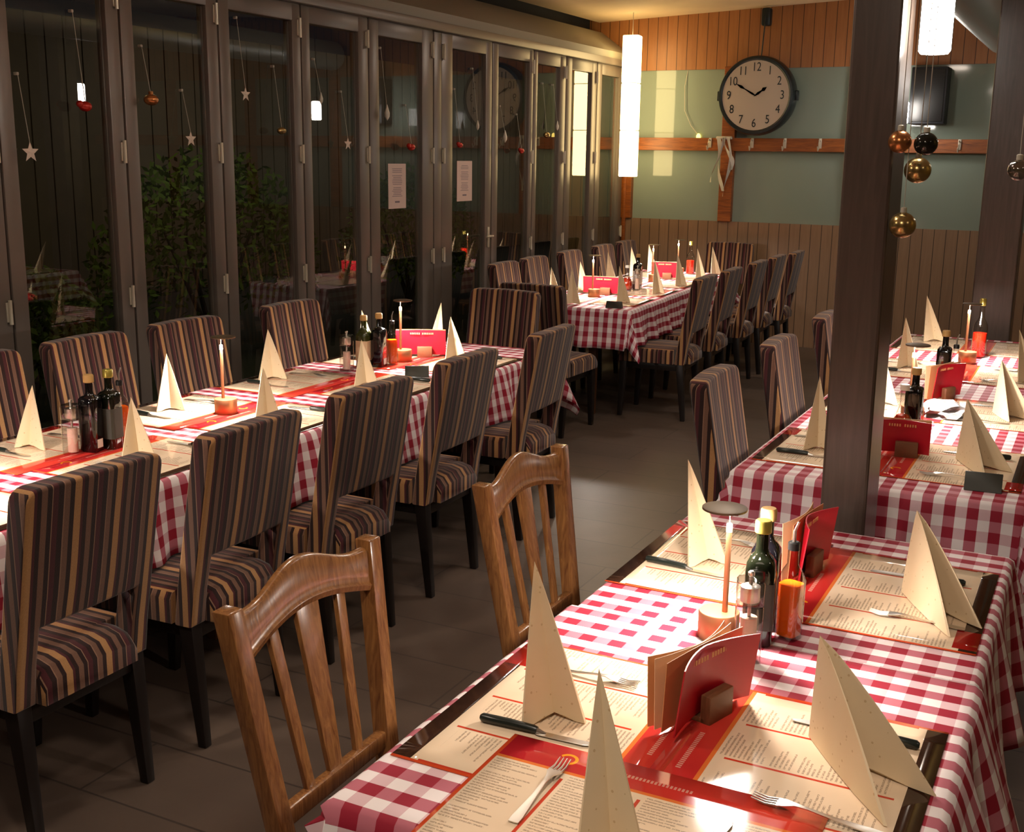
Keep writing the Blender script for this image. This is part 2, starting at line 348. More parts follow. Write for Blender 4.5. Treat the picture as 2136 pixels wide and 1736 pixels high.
# folding glass doors (each leaf a window of the setting): (glass y0, glass y1, seam y0, seam y1)
leaves = [(1.55, 2.09), (2.30, 2.86), (3.07, 3.57)]
glass = [(3.755, 4.327), (4.503, 5.035), (5.22, 5.773), (5.944, 6.453), (6.689, 7.233), (7.661, 8.175), (8.383, 8.933), (9.088, 9.532), (9.788, 10.233), (10.474, 10.909)]
seams = [2.195, 2.965, 3.665, 4.415, 5.128, 5.858, 6.57, 7.40, 8.28, 9.01, 9.66, 10.355, 11.06]
glass = leaves[1:] + glass
for i, (y0, y1) in enumerate(glass):
    s0, s1 = seams[i] + .006, seams[i + 1] - .006
    if i == 6: s1 = 7.385
    if i == 7: s0 = 7.50
    r = thing('window_%d' % (i + 1), None, None, (XW, s0, 0)); struct(r)
    bm = bmesh.new(); a, b = y0 - s0, y1 - s0; L = s1 - s0
    for p0, p1 in ((0, a), (b, L)):
        box(bm, (-.022, (p0 + p1) / 2, ZT / 2 + .02), (.068, p1 - p0, ZT - .04), .006)
        q = p1 if p0 == 0 else p0; sg = 1 if p0 == 0 else -1
        box(bm, (-.03, q + sg * .003, ZT / 2), (.03, .008, ZT - .2), .002)
    box(bm, (-.022, L / 2, ZT - .045), (.066, L - .004, .1), .006); box(bm, (-.022, L / 2, .09), (.066, L - .004, .14), .006)
    finish('frame', bm, 'frame', r)
    bm = bmesh.new(); box(bm, (-.022, (a + b) / 2, ZT / 2), (.022, b - a + .01, ZT - .2)); finish('pane', bm, 'pane', r, smooth=0)
    for z in (.30, 1.03, 1.745, 2.47):
        side = L - .018 if i != 7 else .0
        if i in (6,): side = L - .02
        if i == 7: side = .02
        bm = bmesh.new(); tube(bm, [(.024, side, z - .055), (.024, side, z + .055)], .009, 8); box(bm, (.014, side, z), (.008, .03, .09), .002)
        finish('hinge', bm, 'hinge', r)
    if i == 7:
        bm = bmesh.new(); box(bm, (.016, L - .05, 1.12), (.012, .03, .16), .003); tube(bm, [(.016, L - .05, 1.13), (.06, L - .05, 1.13), (.064, L - .16, 1.13)], .008, 8)
        finish('handle', bm, 'hinge', r)
bm = bmesh.new(); box(bm, (XW - .03, 7.4425, 1.3), (.09, .105, 2.6), .006); struct(finish('trim_13', bm, 'frame'))
bm = bmesh.new(); box(bm, (XW, 4.3, ZT + .035), (.1, 13.5, .06), .006); struct(finish('trim_14', bm, 'frame'))
bm = bmesh.new(); box(bm, (XW-.02, -.02, 1.3), (.07, 4.3, 2.6), .006); struct(finish('wall_left', bm, 'frame'))

# terrace outside
bm = bmesh.new(); box(bm, (-9.0, 11, -.06), (8.5, 34, .1)); struct(finish('terrace_ground', bm, 'terrace', smooth=0))
r = thing('garden_fence', 'dark timber board fence standing beyond the terrace outside the glass doors', 'fence', (-10.6, 12, 0)); r['kind'] = 'structure'
bm = bmesh.new()
for j in range(110): box(bm, (0, -13 + j * .26, 1.6), (.04, .24, 3.2))
finish('fence_boards', bm, 'fence', r, smooth=0)
random.seed(3)
def bush(x, y, rx, ry, h, label):
    bm = bmesh.new()
    for q in range(2600):
        a = random.random() * 2 * PI; t = math.acos(1 - 1.2 * random.random()); rr = .75 + .3 * random.random()
        p = Vector((x + rx * rr * math.sin(t) * math.cos(a), y + ry * rr * math.sin(t) * math.sin(a), .35 * h + .65 * h * rr * math.cos(t)))
        d = Vector((random.gauss(0, 1), random.gauss(0, 1), random.gauss(0, 1))).normalized() * .045; e = d.orthogonal().normalized() * .018
        bm.faces.new([bm.verts.new(p - d), bm.verts.new(p + e), bm.verts.new(p + d), bm.verts.new(p - e)])
    o = thing('garden_bush', label, 'bush', (0, 0, 0), 0, 'bushes on the terrace')
    finish('foliage', bm, 'hedge', o, smooth=0)
    bm = bmesh.new()
    for k in range(5): tube(bm, [(x, y, -.01), (x + rx * .4 * math.cos(k * 1.3), y + ry * .4 * math.sin(k * 1.3), h * .6)], [.03, .012], 6)
    finish('stems', bm, 'bark', o)
bush(-7.3, 8.3, .7, 1.3, 1.75, 'dark green bush outside, seen through the second and third full panes')
bush(-7.4, 11.9, .7, 1.0, 1.6, 'dark bush outside behind the pane that holds the nearer paper notice')
bush(-6.6, 5.6, .5, .6, .95, 'low dark shrub outside, behind the leftmost wide pane')

# ================================================================ TIMBER POSTS
def post(label, x0, x1, y0, y1, lean=0.0, z1=3.3):
    r = thing('timber_post', label, 'post', ((x0 + x1) / 2, (y0 + y1) / 2, 0)); r['kind'] = 'structure'
    bm = bmesh.new(); bar(bm, (0, 0, 0), (lean, 0, z1), y1 - y0, x1 - x0, up=(1, 0, 0), bev=.008)
    finish('post_shaft', bm, 'postwood', r, smooth=0)
    return r
post('dark timber post in front of the second gingham table', -.648, -.520, 3.26, 3.46, -.022)
post('dark timber post at the far right, beyond the right-hand rear table', -.69, -.46, 7.45, 7.65)

# ================================================================ TABLES AND CLOTHS
def table(label, x0, x1, y0, y1, legs=((0, 0), (1, 0), (1, 1), (0, 1)), rz=0.0, inx=.08):
    r = thing('dining_table', label, 'table', (x0, y0, 0), rz)
    X, Y = x1 - x0, y1 - y0
    bm = bmesh.new(); box(bm, (X / 2, Y / 2, .728), (X - .02, Y - .02, .03), .004); finish('tabletop', bm, 'tablewood', r)
    for a, b in legs:
        bm = bmesh.new(); bar(bm, (inx + a * (X - 2 * inx), .1 + b * (Y - .2), 0), (inx + a * (X - 2 * inx), .1 + b * (Y - .2), .713), .045, .045, up=(1, 0, 0), w2=.06, d2=.06, bev=.003)
        finish('leg', bm, 'tablewood', r)
def cloth(label, x0, x1, y0, y1, hang=(.3, .3, .3, .3), rz=0.0, z=.75, seed=1, flare=.05, step=.03, uvo=(0, 0), amp=.022, mat='gingham_v'):
    """hang: left, right, near, far overhang"""
    rnd = random.Random(seed); ph = [rnd.random() * 6 for _ in range(8)]
    X, Y = x1 - x0, y1 - y0; hl, hr, hn, hf = hang; r0 = .012
    us = []
    def axis(L, h0, h1):
        a = []
        if h0: a += [-h0 + h0 * i / max(3, round(h0 / step)) for i in range(max(3, round(h0 / step)))] + [-.008]
        n = round(L / .06); a += [L * i / n for i in range(n + 1)]
        if h1: m = max(3, round(h1 / step)); a += [L + .008] + [L + h1 * (i + 1) / m for i in range(m)]
        return a
    U, V = axis(X, hl, hr), axis(Y, hn, hf)
    # finer along-edge sampling so that the folds read
    def refine(a, L, s=.022):
        o = [a[0]]
        for p in a[1:]:
            g = p - o[-1]; n = max(1, round(g / s)); b = o[-1]
            o += [b + g * (k + 1) / n for k in range(n)]
        return o
    U, V = refine(U, X), refine(V, Y)
    bm = bmesh.new(); uvl = bm.loops.layers.uv.new('UVMap'); grid = {}
    for i, u in enumerate(U):
        for j, v in enumerate(V):
            du = -u if u < 0 else (u - X if u > X else 0); dv = -v if v < 0 else (v - Y if v > Y else 0)
            sx = -1 if u < 0 else 1; sy = -1 if v < 0 else 1
            cx, cy = min(max(u, 0), X), min(max(v, 0), Y)
            if du == 0 and dv == 0:
                zz = .0004 * math.sin(7 * u + ph[0]) * math.sin(5 * v + ph[1]); p = (u, v, zz)
            elif du > 0 and dv > 0:
                d = math.hypot(du, dv); th = math.atan2(dv, du); th2 = th
                k = min(1, d / .35); out = r0 + flare * k * 2.6 * (.55 + .45 * math.cos(6 * (th - PI / 4))) + .03 * k
                p = (cx + sx * out * math.cos(th2), cy + sy * out * math.sin(th2), -d * .93)
            else:
                d = du + dv; s = v if du else u; k = min(1, d / .3)
                fold = math.sin(s * 21 + ph[2]) + .6 * math.sin(s * 37 + ph[3]) + .4 * math.sin(s * 9 + ph[4])
                out = r0 * min(1, d / .01) + flare * k + amp * k * fold
                p = (cx + (sx * out if du else 0), cy + (sy * out if dv else 0), -d)
                if du: p = (p[0], p[1] + amp * .5 * k * math.cos(s * 21 + ph[2]), p[2])
            grid[i, j] = bm.verts.new(p)
    for i in range(len(U) - 1):
        for j in range(len(V) - 1):
            f = bm.faces.new((grid[i, j], grid[i + 1, j], grid[i + 1, j + 1], grid[i, j + 1]))
            for l, (a, b) in zip(f.loops, ((i, j), (i + 1, j), (i + 1, j + 1), (i, j + 1))): l[uvl].uv = (U[a] + uvo[0], V[b] + uvo[1])
    o = finish('tablecloth', bm, mat, smooth=60); o.location = (x0, y0, z); o.rotation_euler = (0, 0, rz)
    sm = o.modifiers.new('thick', 'SOLIDIFY'); sm.thickness = .0015; sm.offset = -1
    tag(o, label, 'tablecloth', 'red and white gingham tablecloths'); return o
TZ = .75
table('wooden table under the checked cloth nearest the viewer', -.99, -.15, 1.37, 2.30)
table('wooden table under the checked cloth that meets the foot of the post', -.98, -.15, 2.32, 3.15)
cloth('red and white checked cloth nearest the viewer, its corner hanging pointed at the right', -1.0, -.135, 1.37, 2.30, (.28, .34, .28, .0), seed=3, uvo=(.01, .0), z=.7510, flare=.095, amp=.03)
cloth('red and white checked cloth between the nearest one and the foot of the dark post', -.985, -.14, 2.30, 3.15, (.26, .3, 0, .26), seed=5, uvo=(.02, .015))
table('wooden table under the checked cloth just behind the dark post', -1.0, -.16, 3.69, 4.62)
table('wooden table in the middle of the right-hand rear row', -1.0, -.16, 4.65, 5.68)
table('wooden table at the far end of the right-hand row', -1.0, -.16, 5.71, 7.15)
cloth('red and white checked cloth of the right-hand rear table, cut by the dark post', -1.02, -.14, 3.66, 7.2, (.245, .28, .3, .26), seed=9, uvo=(.03, .02), mat='gingham_u')
table('wooden table at the viewer end of the long left row', -3.39, -2.57, .9, 3.2, inx=.21)
table('wooden table at the far end of the long left row', -3.39, -2.57, 3.25, 5.48, inx=.21)
cloth('red and white checked cloth of the long left table beside the striped chairs', -3.41, -2.55, .9, 5.5, (.24, .245, .25, .3), seed=11, uvo=(.0, .02))
RB = 0.062
def B(x, y):     # table B frame -> world
    c, s = math.cos(RB), math.sin(RB); return (-3.60 + x * c - y * s, 7.22 + x * s + y * c)
table('long wooden table at the very back by the clock wall', -3.60, -2.82, 7.22, 10.08, rz=RB, inx=.26)
cloth('red and white checked cloth of the table at the back, under the glowing lantern', -3.60, -2.80, 7.22, 10.12, (.2, .245, .26, .2), seed=21, rz=RB, uvo=(.0, .02), mat='gingham_u')

# ================================================================ STRIPED CHAIRS
def uv_str(c, n):
    u = c.y + (c.x * (1 if c.y > 0 else -1) if abs(n.y) > .75 else 0)
    return (u, c.z + c.x)
HWC = .222
def make_chair():
    """front faces local +x, back top leans to -x"""
    t = thing('striped_chair', 'x', 'chair', (0, 0, 0), 0, 'striped fabric dining chairs')
    H = .975
    def shear(vs):
        for v in vs: v.co.x += -.10 * max(0, (v.co.z - .42)) / (.975 - .42)
    # outer outline of the back with the open slot above the seat
    bm = bmesh.new()
    arc = [(HWC - .035 + .035 * math.sin(a), H - .035 + .035 * math.cos(a)) for a in (0, .4, .8, 1.2, PI / 2)]
    P = [(-HWC, .39)] + [(-a, b) for a, b in arc[::-1]] + [(0, H + .004)] + arc + [(HWC, .39), (HWC - .062, .39), (HWC - .062, .60), (-HWC + .062, .60), (-HWC + .062, .39)]
    # build as front/back grids: panel + two posts, joined
    prism(bm, P[:], 'x', -.035, .035, .011, 3, rim=True)
    for ax, vals in (((0, 1, 0), (-.16, -.08, 0, .08, .16)), ((0, 0, 1), (.5, .6, .68, .76, .84, .92))):
        for q in vals:
            bmesh.ops.bisect_plane(bm, geom=bm.verts[:] + bm.edges[:] + bm.faces[:], plane_co=tuple(q * a for a in ax), plane_no=ax)
    shear(bm.verts)
    for v in bm.verts:   # slight hollow across the back
        v.co.x -= .012 * math.cos(v.co.y / HWC * PI / 2) * max(0, min(1, (v.co.z - .5) / .2))
    bmesh.ops.triangulate(bm, faces=[f for f in bm.faces if len(f.verts) > 4])
    br = finish('backrest', bm, 'fabric', t, uvfn=uv_str, smooth=50); br.modifiers.new('even_shading', 'WEIGHTED_NORMAL').keep_sharp = True
    bm = bmesh.new()
    # seat: rounded pad, narrow at the rear between the posts
    prof = [(-.045, .40), (-.062, .43), (-.055, .465), (-.02, .488), (.1, .495), (.3, .492), (.39, .485), (.425, .46), (.43, .42), (.425, .385), (0, .385), (-.04, .385)]
    def w(x): return HWC - .066 if x < .042 else HWC
    xs = [-.062, -.04, .0, .041, .043, .1, .2, .3, .38, .415, .43]
    def top(x):
        if x < 0: return .44 + .05 * math.sqrt(max(0, 1 - (x / .063) ** 2))
        if x > .36: return .44 + .05 * math.sqrt(max(0, 1 - ((x - .36) / .071) ** 2))
        return .49
    R = []
    for x in xs:
        W_ = w(x); z = top(x); L = []
        for yy, zz in ((-W_, .39), (-W_, z - .025), (-W_ + .012, z - .006), (-W_ + .03, z), (0, z + .006), (W_ - .03, z), (W_ - .012, z - .006), (W_, z - .025), (W_, .39)):
            L.append(bm.verts.new((x, yy, max(zz, .39))))
        R.append(L)
    for a, b in zip(R, R[1:]):
        for k in range(8): bm.faces.new((a[k], a[k + 1], b[k + 1], b[k]))
        bm.faces.new((a[8], a[0], b[0], b[8]))
    bm.faces.new(R[0][::-1]); bm.faces.new(R[-1])
    def uvs(c, n): return (c.y, c.x + c.z) if abs(n.y) < .75 else (c.x, c.z)
    finish('seat', bm, 'fabric', t, uvfn=uvs, smooth=60)
    bm = bmesh.new(); box(bm, (.19, 0, .365), (.42, .38, .05), .004); finish('seat_frame', bm, 'legs', t)
    for sx, sy in ((0, -1), (0, 1), (1, -1), (1, 1)):
        bm = bmesh.new(); x = .0 if sx == 0 else .395; y = sy * (HWC - .03)
        bar(bm, (x + (-.035 if sx == 0 else .02), y, 0), (x, y, .392), .028, .03, up=(1, 0, 0), w2=.046, d2=.05, bev=.003); finish('leg', bm, 'legs', t)
    return t
proto = make_chair(); used = [False]
def chair(x, y, rz, label):
    c = proto if not used[0] else copy_tree(proto); used[0] = True
    c.location = (x, y, 0); c.rotation_euler = (0, 0, rz); c['label'] = label
    return c
AW, WW = 'chairs', ''
# long left table, aisle side (fronts to -x); the x given is the back plane at floor/seat height
for i, (y, dr, dx) in enumerate([(2.03, .0, 0), (2.645, .03, 0), (3.31, -.02, -.01), (4.02, .02, -.03), (4.84, .04, -.04)]):
    chair(-2.30 + dx, y, PI + dr, 'brown striped chair on the aisle side of the long left table, %s from the viewer' % ORD[i])
for i, (y, dr) in enumerate([(2.98, .0), (3.56, .03), (4.17, -.02), (4.97, .0)]):
    chair(-3.745, y, dr, 'brown striped chair along the glass doors at the long left table, %s from the viewer' % ORD[i])
chair(-3.15, 6.04, -PI / 2, 'brown striped chair at the far head of the long left table, facing the viewer')
chair(-3.16, 6.62, PI / 2 - .03, 'striped chair at the near head of the back table, its back to the viewer')
for i, (X, Y) in enumerate([(-2.50, 7.63), (-2.51, 8.28), (-2.52, 9.03), (-2.53, 9.66), (-2.50, 10.2)]):
    chair(X, Y, PI + RB, 'striped chair in shadow on the aisle side of the back table, %s from the viewer' % ORD[i])
for i, (px, py) in enumerate([(-.27, .55), (-.26, 1.12), (-.24, 1.86), (-.22, 2.66), (-.2, 3.28)]):
    X, Y = B(px, py); chair(X, Y, RB, 'striped chair along the glass doors at the back table, %s from the viewer' % ORD[i])
chair(-3.185, 10.78, -PI / 2 + RB, 'dark striped chair at the head of the back table against the board wall')
for i, (y, dr) in enumerate([(4.16, .03), (5.10, .02), (6.1, .0)]):
    chair(-1.155, y, dr, 'striped chair left of the dark post at the right-hand rear table, %s from the viewer' % ORD[i])

# ================================================================ WOODEN SLAT-BACK CHAIRS
def wood_chair():
    t = thing('wooden_chair', 'x', 'chair', (0, 0, 0), 0, 'wooden slat back chairs')
    # front = +x. back post path: floor x=-.02, seat .0, top -.075
    def bx(z): return -.078 * max(0, (z - .45)) / .5 - .06 * max(0, .45 - z) / .45
    def hw(z): return .185 + .048 * min(1, max(0, (z - .45) / .5))
    for s in (-1, 1):
        bm = bmesh.new(); zs = [0, .2, .45, .6, .8, .945]; R = []
        for z in zs:
            w = .042; d = .040 if z else .032; x = bx(z); y = s * hw(z)
            R.append([bm.verts.new((x + a * d / 2, y + b * w / 2, z)) for a, b in ((-1, -1), (1, -1), (1, 1), (-1, 1))])
        for a, b in zip(R, R[1:]):
            for k in range(4): bm.faces.new((a[k], a[(k + 1) % 4], b[(k + 1) % 4], b[k]))
        bm.faces.new(R[0][::-1]); bm.faces.new(R[-1])
        bmesh.ops.bevel(bm, geom=bm.edges[:], offset=.004, segments=2, affect='EDGES', profile=.5)
        finish('back_post', bm, 'chairwood', t, smooth=40)
    # crest rail
    bm = bmesh.new(); n = 24; F, Bk = [], []
    def crest(s):   # s in -1..1
        a = abs(s); top = .945 - .016 + .042 * (.5 + .5 * math.cos(PI * min(1, a / .85)))
        bot = .945 - .108 + .036 * math.cos(a * PI / 2); return top, bot
    rows = []
    for i in range(n + 1):
        s = -1 + 2 * i / n; tp, bt = crest(s); y = s * (hw(.9) - .02); hollow = -.015 * math.cos(s * PI / 2)
        L = []
        for z, off in ((bt, .011), (bt + .012, .016), (bt + .018, .011), (bt + .032, .0115), (tp - .006, .011), (tp, .005), (tp, -.005), (tp - .006, -.011), (bt + .032, -.0115), (bt + .018, -.011), (bt + .012, -.016), (bt, -.011)):
            L.append(bm.verts.new((bx(z) + off + hollow, y, z)))
        rows.append(L)
    for a, b in zip(rows, rows[1:]):
        for k in range(12): bm.faces.new((a[k], a[(k + 1) % 12], b[(k + 1) % 12], b[k]))
    bm.faces.new(rows[0][::-1]); bm.faces.new(rows[-1]); finish('crest_rail', bm, 'chairwood', t, smooth=50)
    bm = bmesh.new(); z = .515
    bar(bm, (bx(z), -hw(z) + .01, z), (bx(z), hw(z) - .01, z), .026, .04, up=(0, 0, 1), bev=.006); bar(bm, (bx(z) - .006, -hw(z) + .01, z - .012), (bx(z) - .006, hw(z) - .01, z - .012), .03, .012, bev=.003)
    finish('lower_rail', bm, 'chairwood', t)
    for y0, y1, w0, w1 in ((-.085, -.115, .026, .03), (0, 0, .042, .075), (.085, .115, .026, .03)):
        bm = bmesh.new(); za, zb = .525, .945 - .102 + .036
        bar(bm, (bx(za), y0, za), (bx(zb) - .01, y1, zb), .012, w0, up=(0, 1, 0), w2=.012, d2=w1, bev=.002); finish('slat', bm, 'chairwood', t)
    bm = bmesh.new(); prism(bm, [(.0, -.2), (.40, -.225), (.42, -.2), (.42, .2), (.40, .225), (.0, .2)], 'z', .435, .46, .006); finish('seat', bm, 'darkseat', t)
    for s in (-1, 1):
        bm = bmesh.new(); bar(bm, (.385, s * .19, 0), (.37, s * .185, .436), .03, .03, up=(1, 0, 0), w2=.042, d2=.042, bev=.003); finish('leg', bm, 'chairwood', t)
        bm = bmesh.new(); bar(bm, (0, s * .188, .2), (.37, s * .188, .2), .018, .03, bev=.003); finish('stretcher', bm, 'chairwood', t)
    bm = bmesh.new(); box(bm, (.19, 0, .41), (.36, .36, .05), .003); finish('apron', bm, 'chairwood', t)
    return t
wc = wood_chair(); wc.location = (-1.270, 1.765, 0); wc.rotation_euler = (0, 0, .02); wc['label'] = 'wooden slat back chair nearest the viewer, at the left of the nearest table'
w2 = copy_tree(wc); w2.location = (-1.258, 2.715, 0); w2.rotation_euler = (0, 0, .0); w2['label'] = 'wooden slat back chair further back, at the side of the second checked cloth'

# ================================================================ THINGS ON THE TABLES
def napkin(B_, W1, W2, h, label, curl=.12, lean=(0, 0), sym=True):
    """standing folded napkin: ridge foot B_, wing feet W1 and W2, apex above B_"""
    Bv, a, b = (Vector((p[0], p[1], 0)) for p in (B_, W1, W2)); mid = (a + b) / 2; top = Bv.lerp(mid, .12)
    if sym: Bv = mid + mid.normalized() * max(.05, (a - b).length * .55)
    C = mid.lerp(Bv, .62)
    def perp(p, q): d = (q - p).normalized(); return Vector((-d.y, d.x, 0))
    org = mid.lerp(Bv, .5)
    pts = []
    def arc(p, q, out, n=3, bul=.006):
        for i in range(n): f = i / n; pts.append(p.lerp(q, f) + out * bul * math.sin(PI * f))
    oa = (a - C).normalized(); ob = (b - C).normalized(); th = .005
    na = Vector((-oa.y, oa.x, 0)) * th; nb = Vector((-ob.y, ob.x, 0)) * th
    outA = Vector((-(a - Bv).y, (a - Bv).x, 0)).normalized(); outA *= -1 if outA.dot(a - org) < 0 else 1
    outB = Vector((-(b - Bv).y, (b - Bv).x, 0)).normalized(); outB *= -1 if outB.dot(b - org) < 0 else 1
    front = (mid - Bv).normalized()
    ring = [C, C.lerp(a, .35) + front * .004, C.lerp(a, .7) + front * .004, a + front * .003, a + outA * .004, a.lerp(Bv, .33) + outA * .008, a.lerp(Bv, .66) + outA * .007,
            Bv + outA * .002, Bv + outB * .002, Bv.lerp(b, .33) + outB * .007, Bv.lerp(b, .66) + outB * .008, b + outB * .004, b + front * .003, C.lerp(b, .7) + front * .004, C.lerp(b, .35) + front * .004]
    apex = top + Vector((lean[0], lean[1], h)); bm = bmesh.new(); rows = []; n = 11
    for k in range(n + 1):
        t = k / n; s = (1 - t) ** (1 - curl * .6) if t < 1 else 0; L = []
        for i, p in enumerate(ring):
            base = Vector((p.x, p.y, .006 if i in (0, 1, 14) and k == 0 else 0))
            q = base * s + Vector((apex.x, apex.y, 0)) * (1 - s); q.z = base.z * (1 - t) + h * t
            L.append(bm.verts.new(q - org))
        rows.append(L)
    N = len(ring)
    for x, y in zip(rows, rows[1:]):
        for i in range(N):
            try: bm.faces.new((x[i], x[(i + 1) % N], y[(i + 1) % N], y[i]))
            except ValueError: pass
    bm.faces.new(rows[0][::-1])
    bmesh.ops.remove_doubles(bm, verts=bm.verts[:], dist=.0004)
    o = finish('folded_napkin', bm, 'napkin', smooth=28); o.location = (org.x, org.y, TZ + .0045)
    tag(o, label, 'napkin', 'cream folded napkins on the tables'); return o

def mat_sheet(x, y, rz, label, w=.55, d=.43, z=TZ + .0022):
    """x,y = centre; local +y points away from the diner"""
    bm = bmesh.new(); vs = []
    nx, ny = 10, 8; g = {}
    for i in range(nx + 1):
        for j in range(ny + 1):
            u, v = w * i / nx, d * j / ny; g[i, j] = bm.verts.new((u - w / 2, v - d / 2, .0004 * math.sin(9 * u + x * 7) * math.sin(8 * v)))
    for i in range(nx):
        for j in range(ny): bm.faces.new((g[i, j], g[i + 1, j], g[i + 1, j + 1], g[i, j + 1]))
    uvl = bm.loops.layers.uv.new('UVMap')
    for f in bm.faces:
        for l in f.loops: l[uvl].uv = (l.vert.co.x + w / 2, (l.vert.co.y + d / 2))
    o = finish('paper_placemat', bm, 'menu', smooth=60); o.location = (x, y, z); o.rotation_euler = (0, 0, rz)
    s = o.modifiers.new('thick', 'SOLIDIFY'); s.thickness = .0006; s.offset = 1
    tag(o, label, 'placemat', 'printed menu placemats'); return o

def make_fork():
    t = thing('fork', 'x', 'fork', (0, 0, 0), 0, 'forks laid on the placemats')
    bm = bmesh.new()       # along +x: handle 0..-.11, tines to +.085 ; thin curved strip
    prof = [(-.115, .0085, .001), (-.10, .009, .0015), (-.04, .0045, .005), (.0, .0032, .009), (.02, .005, .010), (.035, .011, .008), (.048, .0125, .0065)]
    R = []
    for x, w, z in prof: R.append([bm.verts.new((x, s * w, z + q)) for s, q in ((-1, 0), (0, -.0008), (1, 0), (1, .0016), (0, .0012), (-1, .0016))])
    for a, b in zip(R, R[1:]):
        for k in range(6): bm.faces.new((a[k], a[(k + 1) % 6], b[(k + 1) % 6], b[k]))
    bm.faces.new(R[0][::-1]); bm.faces.new(R[-1]); finish('handle', bm, 'steel', t, smooth=50)
    for k in range(4):
        y = -.0105 + .007 * k; bm = bmesh.new()
        tube(bm, [(.046, y, .0068), (.065, y * .97, .0045), (.088, y * .92, .0085)], [.0021, .0018, .0009], 6); finish('tine', bm, 'steel', t)
    return t
def make_knife():
    t = thing('table_knife', 'x', 'knife', (0, 0, 0), 0, 'dark handled knives laid on the placemats')
    bm = bmesh.new(); tube(bm, [(-.115, 0, .008), (-.11, 0, .008), (-.06, 0, .0085), (-.01, 0, .0075), (-.004, 0, .007)], [.005, .0085, .0085, .0075, .006], 10); finish('handle', bm, 'knifehandle', t)
    bm = bmesh.new(); prism(bm, [(-.006, -.006), (.0, -.009), (.085, -.009), (.105, -.002), (.108, .004), (.10, .0065), (-.006, .0065)], 'z', .0015, .0032, .0004, 1)
    tube(bm, [(-.006, 0, .006), (.012, 0, .0025)], [.0055, .003], 8); finish('blade', bm, 'steel', t)
    return t
fork0, knife0 = make_fork(), make_knife(); fu = [0, 0]
def lay(kind, x, y, rz, label, z=TZ + .0034):
    p = (fork0, knife0)[kind]; c = p if not fu[kind] else copy_tree(p); fu[kind] = 1
    c.location = (x, y, z); c.rotation_euler = (0, 0, rz); c['label'] = label

